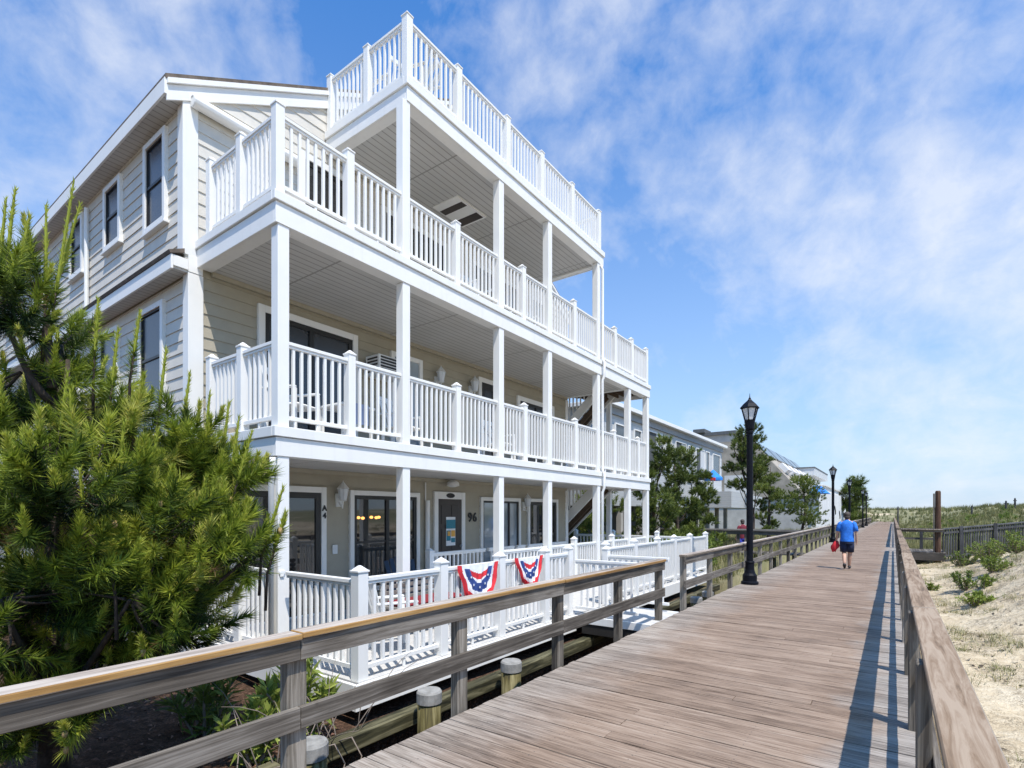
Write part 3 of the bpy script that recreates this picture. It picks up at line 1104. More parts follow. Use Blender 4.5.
# second floor, behind the upper rail
window(ptf, 5.15, 6.15, 5.65, 7.75, dark=0.07, mull=[], fw=0.11)
window(ptf, 6.9, 8.6, 5.65, 7.65, dark=0.08, mull=[7.75], fw=0.1)
window(ptf, 9.6, 11.3, 5.65, 7.65, dark=0.08, mull=[10.4], fw=0.1)
window(ptf, 12.0, 12.9, 5.65, 7.65, dark=0.08, fw=0.1)
# side wall
for (a0, a1, z0, z1) in ((-9.32, -8.69, 6.12, 7.33), (-11.07, -10.46, 6.36, 7.30), (-12.95, -12.35, 6.36, 7.30), (-15.5, -14.9, 6.36, 7.30), (-18.1, -17.5, 6.36, 7.3)):
    window(lambda a, z, o: (a, YW3 - o, z), a0, a1, z0, z1, pane='glass_screen', fw=0.085, sill=True, dark=0.025, hbar=(z0 + z1) / 2)
for (a0, a1) in ((-9.73, -8.96), (-11.55, -10.81), (-13.6, -12.9)):
    window(pts, a0, a1, 3.42, 4.88, pane='glass_screen', fw=0.085, sill=True, dark=0.025, hbar=4.15)
b = MB()
b.tube([(-12.0, YW3 - 0.06, 7.35), (-12.0, YW3 - 0.06, 5.4)], 0.035, 8)
b.build('downspout', M['trim'], house)

# window unit air conditioner on the first floor
b = MB()
b.box(XW + 0.03, XW + 0.42, 6.42, 7.0, 4.32, 4.70)
ac = b.build('air_conditioner', M['chairwhite'], house, 0.012)
b = MB()
for i in range(6):
    b.box(XW + 0.42, XW + 0.428, 6.46, 6.96, 4.36 + i * 0.055, 4.395 + i * 0.055)
for i in range(5):
    b.box(XW + 0.10, XW + 0.38, 6.412, 6.419, 4.38 + i * 0.06, 4.41 + i * 0.06)
b.build('grille', M['darkframe'], ac)

# retractable awning cassette on the gable
b = MB()
b.tube([(XW + 0.11, 3.36, 7.56), (XW + 0.11, 5.0, 7.56)], [0.085, 0.085], 10)
b.box(XW + 0.02, XW + 0.13, 3.36, 5.0, 7.60, 7.66)
b.build('awning_cassette', M['white'], house, 0.01)

def wall_lamp(y_, z_):
    m_ = MB()
    m_.box(XW + 0.0, XW + 0.05, y_ - 0.06, y_ + 0.06, z_ - 0.12, z_ + 0.12)
    m_.tube([(XW + 0.05, y_, z_ - 0.05), (XW + 0.14, y_, z_ - 0.14), (XW + 0.16, y_, z_ - 0.02)], 0.014, 6)
    m_.lathe(XW + 0.16, y_, [(0.04, 0.0), (0.075, 0.02)], 8, z=z_ - 0.02)
    m_.lathe(XW + 0.16, y_, [(0.115, 0.22), (0.04, 0.31), (0.015, 0.34), (0.004, 0.37)], 8, z=z_ - 0.02)
    o = m_.build('wall_lamp', M['lampwhite'], house)
    g_ = MB()
    g_.lathe(XW + 0.16, y_, [(0.065, 0.021), (0.10, 0.219)], 8, z=z_ - 0.02)
    g_.build('lamp_glass', M['lampglass'], o)


for (yy_, z_) in ((5.83, 1.98), (11.68, 1.93), (8.34, 4.60), (9.48, 4.62)):
    wall_lamp(yy_, z_)
b = MB()
b.lathe(XW + 0.25, 8.62, [(0.05, 0.10), (0.13, 0.05), (0.14, -0.02), (0.05, -0.05)], 12, z=2.37)
b.build('porch_light', M['lampwhite'], house)
b = MB()
b.box(XW + 0.02, XW + 0.04, 5.70, 5.80, 1.02, 1.18)
b.build('outlet_box', M['lampwhite'], house)
b = MB()   # conduit beside the door
b.tube([(XW + 0.07, 8.02, 0), (XW + 0.07, 8.02, 2.02)], 0.05, 8)
b.tube([(XW + 0.05, 7.98, 2.02), (XW + 0.05, 7.98, 2.4)], 0.015, 6)
b.build('conduit', M['trim'], house)


# decks
def deck(z, y0, y1, x_w, zc, fas, ceil_to, joists=None):
    """z = floor, zc = ceiling below, fas = (bottom, top) of the fascia"""
    fl = MB()
    fl.box(x_w + 0.02, XF - 0.03, y0 + 0.03, y1 - 0.03, z - 0.04, z)
    dk = fl.build('deck', M['terrace'], house)
    r = MB()
    f0, f1 = fas
    r.box(XF - 0.04, XF, y0, y1, f0, f1)
    r.box(x_w + 0.037, XF - 0.04, y0, y0 + 0.04, f0, f1)
    r.box(x_w + 0.037, XF - 0.04, y1 - 0.04, y1, f0, f1)
    r.build('fascia', M['trim'], dk, 0.004)
    r = MB()
    r.box(XF - 0.04, XF + 0.028, y0 - 0.028, y1 + 0.028, f1 + 0.006, z)
    r.box(x_w + 0.037, XF - 0.04, y0 - 0.028, y0 + 0.04, f1 + 0.006, z)
    r.box(x_w + 0.037, XF - 0.04, y1 - 0.04, y1 + 0.028, f1 + 0.006, z)
    r.build('trim_board', M['trim'], dk, 0.006)
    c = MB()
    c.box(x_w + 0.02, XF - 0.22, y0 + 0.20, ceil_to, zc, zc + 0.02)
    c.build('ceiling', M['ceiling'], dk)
    e = MB()   # beam box along the edge, lower than the ceiling
    e.box(XF - 0.22, XF - 0.042, y0 + 0.042, y1 - 0.042, f0 + 0.004, zc + 0.12)
    e.box(x_w + 0.04, XF - 0.22, y0 + 0.042, y0 + 0.20, f0 + 0.004, zc + 0.12)
    e.box(x_w + 0.04, XF - 0.22, ceil_to, ceil_to + 0.13, f0 + 0.004, zc + 0.12)
    e.build('edge_beam', M['ceiling'] if False else M['white'], dk)
    tr = MB()   # crown trim where the ceiling meets the wall
    tr.box(XW + 0.018, XW + 0.07, y0 + 0.2, min(ceil_to, YWE), zc - 0.07, zc)
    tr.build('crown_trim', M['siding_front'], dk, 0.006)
    if joists:
        j = MB()
        j.box(x_w - 0.4, XF - 0.23, ceil_to + 0.14, y1 - 0.05, z - 0.09, z - 0.05)
        for i in range(9):
            xx = x_w + 0.1 + i * 0.24
            j.box(xx, xx + 0.04, ceil_to + 0.14, y1 - 0.05, z - 0.26, z - 0.09)
        j.build('joists', M['brownwood'], dk)
    return dk


deck(2.80, YS, YE, XW, 2.50, (2.44, 2.67), 13.95, True)
deck(5.63, YS, YE, XW, 5.27, (5.255, 5.51), 13.95, True)
deck(8.42, 5.56, 12.28, XW, 8.10, (8.05, 8.285), 12.1)
# hatch in the upper ceiling
b = MB()
b.box(-7.72, -7.05, 7.86, 8.80, 8.075, 8.098, 0)
b.box(-7.70, -7.10, 8.05, 8.22, 8.07, 8.075, 1)
b.box(-7.70, -7.10, 8.52, 8.75, 8.07, 8.075, 1)
b.build('ceiling_hatch', [M['white'], M['door']], house)

# ground terrace under the porch
b = MB()
b.box(XW + 0.02, -4.46, 3.46, 16.2, -0.05, 0.0)
td = b.build('deck', M['terrace'], house)
b = MB()
b.box(-4.46, -4.42, 3.40, 8.0, -0.28, -0.01)
b.box(-4.46, -4.42, 9.28, 16.2, -0.28, -0.01)
b.box(-8.0, -4.46, 3.40, 3.44, -0.28, -0.01)
b.build('skirt_board', M['trim'], td, 0.004)

# columns (continuous rows, one per storey)
COLS = [3.56, 5.56, 7.97, 9.72, 12.05, 13.98, 15.34]
for (z0, z1, ylist) in ((0.0, 2.44, COLS), (2.80, 5.255, COLS), (5.63, 8.05, COLS[1:5])):
    for yy_ in ylist:
        c = MB()
        wd = 0.075
        c.box(XF - 0.165, XF - 0.013, yy_ - wd, yy_ + wd, z0, z1)
        c.build('column', M['white'], house, 0.006)
# the rear columns by the stair
for (z0, z1) in ((0.0, 2.5), (2.80, 5.3)):
    c = MB()
    c.box(-7.35, -7.21, 15.22, 15.36, z0, z1)
    c.build('column', M['white'], house, 0.006)

# downspouts on the columns
b = MB()
b.tube([(XF + 0.0, 12.10, 8.03), (XF + 0.03, 12.16, 7.93), (XF + 0.03, 12.16, 5.66), (XF + 0.08, 12.16, 5.56), (XF + 0.08, 12.16, 5.24), (XF + 0.03, 12.16, 5.12), (XF + 0.03, 12.16, 2.84),
        (XF + 0.08, 12.16, 2.72), (XF + 0.08, 12.16, 2.40), (XF + 0.03, 12.16, 2.28), (XF + 0.03, 12.16, 0.02)], 0.034, 8)
b.build('downspout', M['white'], house, smooth=True)
b = MB()
b.tube([(-6.02, 3.42, 2.42), (-6.03, 3.43, 2.30), (-6.10, 3.45, 2.16), (-6.10, 3.45, 0.05)], 0.035, 8)
b.build('downspout', M['white'], house, smooth=True)


# white railings
def post_cap(b, x, y, z, h=0.066):
    b.hexa([(x - h * 1.15, y - h * 1.15, z), (x + h * 1.15, y - h * 1.15, z), (x + h * 1.15, y + h * 1.15, z), (x - h * 1.15, y + h * 1.15, z),
            (x - h * 1.15, y - h * 1.15, z + 0.022), (x + h * 1.15, y - h * 1.15, z + 0.022), (x + h * 1.15, y + h * 1.15, z + 0.022), (x - h * 1.15, y + h * 1.15, z + 0.022)])
    b.hexa([(x - h, y - h, z + 0.022), (x + h, y - h, z + 0.022), (x + h, y + h, z + 0.022), (x - h, y + h, z + 0.022),
            (x - .012, y - .012, z + 0.07), (x + .012, y - .012, z + 0.07), (x + .012, y + .012, z + 0.07), (x - .012, y + .012, z + 0.07)])


def white_rail(parent, p0, p1, z, supports, top=1.07, cap=1.13, pw=0.058, low=0.10, name='top_rail', mat='white', spacing=0.112, slope=None):
    """supports: (distance along, 'post' or 'gap'); rails as one part, each post and each bay of balusters its own piece"""
    p0 = Vector((p0[0], p0[1], 0))
    p1 = Vector((p1[0], p1[1], 0))
    d = (p1 - p0)
    L = d.length
    d.normalize()
    zf = (lambda s_: z) if slope is None else (lambda s_: z + slope * s_)

    def at(s_, h):
        q = p0 + d * s_
        return (q.x, q.y, zf(s_) + h)
    R, Q = MB(), MB()
    pan = []
    sup = sorted(supports)
    for (s0, k0), (s1, k1) in zip(sup[:-1], sup[1:]):
        a = s0 + pw
        c = s1 - pw
        if c - a < 0.1:
            continue
        R.beam(at(a, top - 0.02), at(c, top - 0.02), 0.075, 0.042)
        R.beam(at(a, top - 0.057), at(c, top - 0.057), 0.05, 0.032)
        Q.beam(at(a, low + 0.025), at(c, low + 0.025), 0.05, 0.05)
        mid_ = (a + c) / 2
        Q.beam(at(mid_, 0.0), at(mid_, low), 0.03, 0.03, up=(d.x, d.y, 0))
        nb = max(1, int(round((c - a) / spacing)) - 1)
        B = MB()
        for i in range(nb):
            s_ = a + (c - a) * (i + 1) / (nb + 1)
            lo_, hi_ = at(s_, low + 0.05), at(s_, top - 0.072)
            B.beam(lo_, hi_, 0.034, 0.034, 0, 0.5, up=(d.x, d.y, 0))
        pan.append(B)
    rail = R.build(name, M[mat], parent, 0.004)
    Q.build('bottom_rail', M[mat], rail, 0.004)
    for B in pan:
        B.build('baluster_panel', M[mat], rail)
    for s_, kd_ in sup:
        if kd_ != 'post':
            continue
        q = at(s_, 0)
        b_ = MB()
        b_.box(q[0] - pw, q[0] + pw, q[1] - pw, q[1] + pw, q[2], q[2] + cap)
        post_cap(b_, q[0], q[1], q[2] + cap, pw)
        b_.build('rail_post', M[mat], rail, 0.003)
    return rail


XR_ = XF - 0.09
# first floor
Y0 = YS + 0.08
white_rail(house, (XR_, Y0), (XR_, YE - 0.08), 2.80, [(3.56 - Y0, 'c')] + [(v - Y0, 'post') for v in (4.58, 6.78, 8.82, 10.93, 13.05, 14.70)] + [(v - Y0, 'c') for v in COLS[1:]])
white_rail(house, (XR_, YS + 0.09), (XW + 0.30, YS + 0.09), 2.80, [(0.02, 'c'), (0.86, 'post'), (1.72, 'post')])
white_rail(house, (XR_, YE - 0.09), (XW + 0.9, YE - 0.09), 2.80, [(0.0, 'c'), (1.2, 'c')])
# second floor
white_rail(house, (XR_, Y0), (XR_, YE - 0.08), 5.63, [(0.0, 'post')] + [(v - Y0, 'post') for v in (4.56, 6.76, 8.76, 10.87, 13.10, 14.23, 15.34)] + [(v - Y0, 'c') for v in COLS[1:5]], top=1.0, cap=1.09)
white_rail(house, (XR_, Y0), (XW + 0.26, Y0), 5.63, [(0.0, 'c'), (0.86, 'post'), (1.70, 'post')], top=1.0, cap=1.07)
white_rail(house, (XR_, YE - 0.09), (XW + 0.3, YE - 0.09), 5.63, [(0.0, 'c'), (0.9, 'post'), (1.7, 'post')], top=1.0)
# roof deck
yt = 5.56 + 0.085
white_rail(house, (XR_, yt), (XR_, 12.2), 8.42, [(0, 'post')] + [(v - yt, 'post') for v in (6.80, 8.22, 9.45, 10.76, 12.14)], top=0.96, cap=1.0, pw=0.062)
white_rail(house, (XR_, yt), (XW - 0.1, yt), 8.42, [(0.0, 'c'), (0.93, 'post'), (1.93, 'post')], top=0.96, cap=1.0)
white_rail(house, (XR_, 12.2), (XW - 0.1, 12.2), 8.42, [(0.0, 'c'), (1.0, 'post'), (1.95, 'post')], top=0.96, cap=1.0)


# stairs at the far end, two flights
def stair(z0, z1, x0, x1, ya, yb):
    s_ = MB()
    for yy_ in (ya, yb):
        s_.beam((x0, yy_, z0 + 0.02), (x1, yy_, z1 - 0.16), 0.045, 0.27)
    st = s_.build('stair', M['trim'], house, 0.004)
    t_ = MB()
    n_ = 13
    for i in range(n_):
        f = (i + 0.6) / n_
        xx = x0 + (x1 - x0) * f
        zz_ = z0 + (z1 - z0) * f
        t_.box(xx - 0.14, xx + 0.14, ya + 0.024, yb - 0.024, zz_ - 0.05, zz_ - 0.01)
    t_.beam((x0, ya + 0.32, z0 - 0.12), (x1, ya + 0.32, z1 - 0.30), 0.04, 0.16)
    t_.beam((x0, yb - 0.32, z0 - 0.12), (x1, yb - 0.32, z1 - 0.30), 0.04, 0.16)
    t_.build('treads', M['brownwood'], st)
    B = MB()
    n_ = 22
    for i in range(n_ + 1):
        f = i / n_
        xx = x0 + (x1 - x0) * f
        zz_ = z0 + (z1 - z0) * f
        B.box(xx - 0.018, xx + 0.018, ya - 0.018, ya + 0.018, zz_ + 0.10, zz_ + 0.85)
    B.beam((x0, ya, z0 + 0.90), (x1, ya, z1 + 0.78), 0.06, 0.06)
    B.build('stair_rail', M['white'], st)


stair(0.0, 2.78, -9.9, -7.1, 14.25, 15.10)
stair(2.80, 5.60, -9.9, -7.1, 14.25, 15.10)

# ------------------------------------------------------------------ fences round the terrace
GF = 'white picket fences round the terrace'


def fence(loc, label):
    return empty('picket_fence', loc, label, 'fence', GF)


t = fence((-4.5, 6, 0), 'white picket fence along the terrace front with two buntings on it')
white_rail(t, (-4.53, 3.53), (-4.53, 7.94), 0.0, [(0, 'post')] + [(v - 3.53, 'post') for v in (4.76, 5.95, 7.14, 7.90)], top=1.07, cap=1.13, pw=0.064, mat='white2', spacing=0.118)
t = fence((-6, 3.5, 0), 'white picket fence at the terrace side, partly behind the pine bush')
white_rail(t, (-4.53, 3.53), (-8.0, 3.53), 0.0, [(0.0, 'c'), (1.40, 'c'), (2.45, 'post'), (3.35, 'post')], top=1.05, pw=0.064, mat='white2', spacing=0.118)
t = fence((-3.8, 8.0, 0), 'short white gangway rail nearest the buntings')
white_rail(t, (-4.50, 8.02), (-3.16, 8.02), 0.0, [(0, 'c'), (1.25, 'c')], top=0.95, mat='white2')
t = fence((-3.8, 9.2, 0), 'short white gangway rail beside the dark pilings')
white_rail(t, (-4.45, 9.22), (-3.12, 9.22), 0.0, [(0, 'post'), (1.28, 'c')], top=0.95, cap=1.05, mat='white2')
t = fence((-4.5, 13, 0), 'white picket fence on the terrace edge beyond the gangway')
white_rail(t, (-4.53, 9.30), (-4.53, 16.15), 0.0, [(0.05, 'post')] + [(v - 9.30, 'post') for v in (10.75, 12.13, 13.3, 14.6, 16.08)], top=1.07, cap=1.13, pw=0.062, mat='white2', spacing=0.118)
t = fence((-6.0, 12, 0), 'white fence between the ground floor columns behind the gangway')
white_rail(t, (XR_, 8.05), (XR_, 15.3), 0.0, [(0.0, 'c'), (1.67, 'c'), (2.85, 'post'), (4.0, 'c'), (4.9, 'post'), (5.93, 'c'), (7.28, 'c')], top=1.03, mat='white2', spacing=0.118)
t = fence((-7, 9.5, 0), 'white handrail fence in the porch shade before the brown door')
white_rail(t, (-7.05, 7.1), (-7.05, 12.2), 0.0, [(0.0, 'post'), (1.7, 'c'), (2.75, 'c'), (3.2, 'c'), (5.1, 'c')], top=1.0, cap=1.02, mat='white2', spacing=0.12)
t = fence((-6, 16.1, 0), 'white fence closing the far end of the terrace before the hedge')
white_rail(t, (-4.53, 16.12), (-9.0, 16.12), 0.0, [(0.0, 'c'), (1.5, 'post'), (3.0, 'post'), (4.4, 'post')], top=1.03, mat='white2', spacing=0.13)

# gangway platform
b = MB()
b.box(-4.44, -3.075, 8.0, 9.26, -0.06, -0.012, 0)
gp = empty('gangway', (-3.8, 8.6, -0.2), 'short pale gangway with white edges joining terrace and boardwalk', 'gangway')
b.build('platform', M['terrace'], gp)
b = MB()
b.box(-4.41, -3.08, 7.955, 7.995, -0.13, -0.005)
b.box(-4.41, -3.08, 9.265, 9.305, -0.13, -0.005)
b.build('edge_board', M['trim'], gp, 0.004)
b = MB()
b.box(-4.3, -3.1, 7.97, 9.25, -0.30, -0.14)
b.build('joists', M['sheet'], gp)


# buntings: pleated half-rounds pinned to the top rail
def bunting(y0, y1, ztop, drop, label, narrow):
    t_ = empty('bunting', (-4.46, (y0 + y1) / 2, ztop), label, 'bunting', 'patriotic buntings on the fence')
    mesh = MB()
    nu, nv = 72, 44
    yc = (y0 + y1) / 2
    hw = (y1 - y0) / 2

    def P_(i, j):
        u = -1 + 2 * i / nu
        v_ = j / nv
        half = hw * (1 - 0.42 * v_ ** 1.3 - (narrow * v_ * 0.35))
        sag = drop * v_ * (1 - 0.14 * u * u)
        pleat = 0.018 * math.sin(u * 21) * (0.25 + v_)
        return (-4.474 + 0.02 + pleat + 0.025 * v_, yc + u * half + 0.012 * math.sin(9 * v_ + u * 3), ztop - sag - 0.012 * math.cos(u * 3) * (1 - v_))
    bounds = (0.30, 0.52, 0.80)
    for i in range(nu):
        for j in range(nv):
            u = -1 + 2 * (i + 0.5) / nu
            v_ = (j + 0.5) / nv
            half = 1 - 0.42 * v_ ** 1.3 - (narrow * v_ * 0.35)
            aa = u * half
            rr = math.hypot(aa / (1 - 0.2 * narrow), v_ * 0.92)
            if rr < 0.44:
                mi = 0 if 0.10 < v_ - 0.12 * (1 - (aa / 0.44) ** 2) < 0.26 and abs(aa) < 0.42 else 1
            elif rr < 0.66:
                mi = 2 if v_ > 0.09 else 1
            elif rr < 0.80:
                mi = 1 if abs(u) < 0.9 else 0
            else:
                mi = 0
            mesh.face([P_(i, j), P_(i + 1, j), P_(i + 1, j + 1), P_(i, j + 1)], mi)
    o = mesh.build('cloth', [M['red'], M['whitecloth'], M['blue']], t_, smooth=True)
    st = MB()
    for a in (0.18, 0.34, 0.5, 0.66, 0.82):
        th_ = PI * a
        v_ = math.sin(th_) * 0.55 / 0.92
        u = math.cos(th_) * 0.55 * (1 - 0.2 * narrow) / (1 - 0.42 * v_ ** 1.3 - narrow * v_ * 0.35)
        c = Vector(P_(int((u + 1) / 2 * nu), int(v_ * nv)))
        pts_ = []
        for q in range(10):
            r_ = 0.022 if q % 2 == 0 else 0.009
            an = PI / 2 + q * PI / 5
            pts_.append((c.x + 0.012, c.y + r_ * math.cos(an), c.z + r_ * math.sin(an)))
        st.face(pts_)
    st.build('stars', M['whitecloth'], t_)


bunting(4.98, 5.82, 1.07, 0.50, 'pleated red white and blue bunting spread wide on the white fence', 0.0)
bunting(6.22, 6.98, 1.08, 0.44, 'narrower red white and blue bunting, the one nearer the gangway', 0.4)


# ------------------------------------------------------------------ chairs
def plastic_chair():
    t_ = bpy.data.objects.new('patio_chair', None)
    COL.objects.link(t_)
    tag(t_, '', 'chair', 'white plastic chairs on the porches')
    m_ = MB()
    m_.box(-0.24, 0.24, -0.22, 0.24, 0.40, 0.44)
    m_.build('seat', M['chairwhite'], t_, 0.02)
    m_ = MB()
    for i in range(5):
        xx = -0.20 + i * 0.10
        m_.beam((xx, -0.21, 0.43), (xx * 1.05, -0.33, 0.90), 0.062, 0.022, up=(0, 1, 0.3))
    m_.beam((-0.25, -0.335, 0.92), (0.25, -0.335, 0.92), 0.03, 0.09)
    m_.build('backrest', M['chairwhite'], t_, 0.012)
    for sx_ in (-1, 1):
        m_ = MB()
        m_.box(sx_ * 0.26 - 0.03, sx_ * 0.26 + 0.03, -0.30, 0.22, 0.63, 0.66)
        m_.build('armrest', M['chairwhite'], t_, 0.01)
        for (y_, h_) in ((0.2, 0.63), (-0.22, 0.63)):
            m_ = MB()
            m_.beam((sx_ * 0.27, y_ * 1.1, 0), (sx_ * 0.25, y_, h_), 0.045, 0.045, up=(0, 1, 0))
            m_.build('leg', M['chairwhite'], t_, 0.008)
    return t_


ch = plastic_chair()
GP = 'white plastic chairs on the porches'
spots = [((-5.15, 4.55, 0), -0.4, 'white plastic chair on the terrace behind the fence, beside the bunting'),
         ((-6.75, 4.15, 2.80), -1.2, 'white plastic chair on the middle porch near its corner'),
         ((-6.85, 9.0, 2.80), -1.5, 'white plastic chair on the middle porch before the grey door'),
         ((-6.9, 6.3, 2.80), -1.3, 'white plastic chair on the middle porch beside the air conditioner'),
         ((-6.75, 8.15, 5.63), -1.6, 'white plastic chair on the upper porch under the ceiling hatch'),
         ((-6.8, 10.4, 5.63), -1.6, 'white plastic chair on the upper porch toward its far end'),
         ((-6.5, 6.25, 8.42), 1.9, 'white plastic chair on the roof deck behind the corner rail'),
         ((-7.1, 6.15, 8.42), 1.5, 'white plastic chair on the roof deck farther from the front rail')]
for i, (loc, rz, lab) in enumerate(spots):
    if i == 0:
        ch.location = loc
        ch.rotation_euler = (0, 0, rz)
        ch['label'] = lab
    else:
        copy_thing(ch, loc, rz, lab, GP)


def adirondack():
    t_ = bpy.data.objects.new('adirondack_chair', None)
    COL.objects.link(t_)
    tag(t_, '', 'chair', 'navy slatted chairs in the porch shade')
    m_ = MB()
    for i in range(5):
        yy_ = -0.22 + i * 0.12
        m_.beam((-0.27, yy_, 0.30 + yy_ * 0.28), (0.27, yy_, 0.30 + yy_ * 0.28), 0.10, 0.022)
    m_.build('seat', M['navy'], t_, 0.004)
    m_ = MB()
    for i in range(6):
        xx = -0.25 + i * 0.10
        m_.beam((xx * 0.8, -0.25, 0.22), (xx, -0.62, 0.98 - abs(xx) * 0.35), 0.085, 0.02, up=(0, 0.9, 0.4))
    m_.build('backrest', M['navy'], t_, 0.004)
    for sx_ in (-1, 1):
        m_ = MB()
        m_.box(sx_ * 0.33 - 0.06, sx_ * 0.33 + 0.06, -0.45, 0.32, 0.54, 0.562)
        m_.build('armrest', M['navy'], t_, 0.006)
        for y_ in (0.26, -0.40):
            m_ = MB()
            m_.box(sx_ * 0.31 - 0.02, sx_ * 0.31 + 0.02, y_ - 0.05, y_ + 0.05, 0, 0.54)
            m_.build('leg', M['navy'], t_, 0.004)
    return t_


ad = adirondack()
for i, (loc, rz, lab) in enumerate([((-7.45, 13.1, 0), -1.2, 'navy slatted chair by the foot of the stairs'),
                                    ((-7.6, 10.75, 0), -1.5, 'navy slatted chair below the pale curtained window'),
                                    ((-6.7, 6.35, 0), -1.9, 'navy slatted chair before the window with the lit bulbs')]):
    if i == 0:
        ad.location = loc
        ad.rotation_euler = (0, 0, rz)
        ad['label'] = lab
    else:
        copy_thing(ad, loc, rz, lab)
# bench with red cushions behind the fence
t = empty('bench', (-5.5, 5.0, 0), 'wooden bench with a red seat cushion behind the white fence', 'bench')
b = MB()
b.box(-5.95, -5.45, 5.0, 6.3, 0.38, 0.42)
b.build('seat', M['crossboard'], t, 0.006)
b = MB()
for i in range(4):
    b.box(-5.98, -5.95, 5.0, 6.3, 0.46 + i * 0.09, 0.52 + i * 0.09)
b.build('backrest', M['crossboard'], t, 0.004)
for yy_ in (5.05, 6.25):
    for xx in (-5.94, -5.5):
        b = MB()
        b.box(xx - 0.03, xx + 0.03, yy_ - 0.03, yy_ + 0.03, 0, 0.38 if xx > -5.6 else 0.80)
        b.build('leg', M['crossboard'], t, 0.004)
b = MB()
b.box(-5.90, -5.48, 5.05, 6.25, 0.421, 0.49)
b.build('cushion', M['redcushion'], t, 0.03)
# low table on the middle porch
t = empty('porch_table', (-6.6, 4.95, 2.8), 'small white table with blue grey cloth on the middle porch', 'table')
b = MB()
b.box(-6.95, -6.35, 4.65, 5.25, 3.30, 3.34)
b.build('tabletop', M['chairwhite'], t, 0.01)
b = MB()
b.box(-6.97, -6.33, 4.8, 5.1, 3.341, 3.35)
b.box(-6.345, -6.335, 4.8, 5.1, 3.05, 3.341)
b.build('cloth', M['cushion'], t)
for xx in (-6.9, -6.4):
    for yy_ in (4.7, 5.2):
        b = MB()
        b.box(xx - 0.02, xx + 0.02, yy_ - 0.02, yy_ + 0.02, 2.8, 3.30)
        b.build('leg', M['chairwhite'], t)


# ------------------------------------------------------------------ lamp posts
def lamp_post():
    t_ = bpy.data.objects.new('lamp_post', None)
    COL.objects.link(t_)
    tag(t_, '', 'lamp post', 'black lamp posts along the boardwalk')
    m_ = MB()
    m_.lathe(0, 0, [(0.20, 0.0), (0.20, 0.06), (0.165, 0.08), (0.165, 0.22), (0.13, 0.27), (0.105, 0.36), (0.10, 0.52), (0.115, 0.54), (0.10, 0.57)], 20)
    m_.build('base', M['black'], t_)
    m_ = MB()
    m_.lathe(0, 0, [(0.078, 0.57), (0.072, 3.70), (0.09, 3.72), (0.09, 3.76), (0.07, 3.78)], 16)
    m_.build('pole', M['black'], t_, smooth=False)
    m_ = MB()
    m_.lathe(0, 0, [(0.075, 3.78), (0.10, 3.82), (0.112, 3.95), (0.125, 4.03), (0.09, 4.045)], 12)
    for i in range(6):
        a = 2 * PI * (i + 0.5) / 6
        m_.beam((0.115 * math.cos(a), 0.115 * math.sin(a), 4.03), (0.192 * math.cos(a), 0.192 * math.sin(a), 4.33), 0.022, 0.022, up=(-math.sin(a), math.cos(a), 0))
    m_.lathe(0, 0, [(0.225, 4.32), (0.235, 4.34), (0.15, 4.44), (0.06, 4.52), (0.03, 4.56), (0.03, 4.58), (0.012, 4.60), (0.004, 4.70)], 6)
    m_.build('lantern', M['black'], t_)
    m_ = MB()
    m_.lathe(0, 0, [(0.10, 4.046), (0.178, 4.318)], 6)
    m_.build('lamp_glass', M['lampglass'], t_)
    return t_


lp = lamp_post()
for i, (x, y_, lab) in enumerate([(-2.86, 13.94, 'black lamp post nearest the white terrace, tallest in view'),
                                  (-2.92, 36.9, 'black lamp post beside the man in blue'),
                                  (-2.92, 51.6, 'black lamp post behind the head of the man in blue'),
                                  (-2.92, 75.4, 'nearer of the two small lamp posts close together far off'),
                                  (-2.92, 85.5, 'farthest black lamp post on the boardwalk')]):
    if i == 0:
        lp.location = (x, y_, 0)
        lp['label'] = lab
    else:
        copy_thing(lp, (x, y_, 0), random.uniform(0, 1), lab)


# ------------------------------------------------------------------ people
def skin_mesh(name, verts, edges, radii, mat, parent, sub=2, root=0):
    me_ = bpy.data.meshes.new(name)
    me_.from_pydata(verts, edges, [])
    me_.materials.append(mat)
    o = bpy.data.objects.new(name, me_)
    COL.objects.link(o)
    o.parent = parent
    s_ = o.modifiers.new('skin', 'SKIN')
    s_.use_smooth_shade = True
    for i, r_ in enumerate(radii):
        sv = me_.skin_vertices[0].data[i]
        sv.radius = (r_, r_) if isinstance(r_, (int, float)) else r_
        sv.use_root = (i == root)
    o.modifiers.new('sub', 'SUBSURF').levels = sub
    o.modifiers['sub'].render_levels = sub
    return o


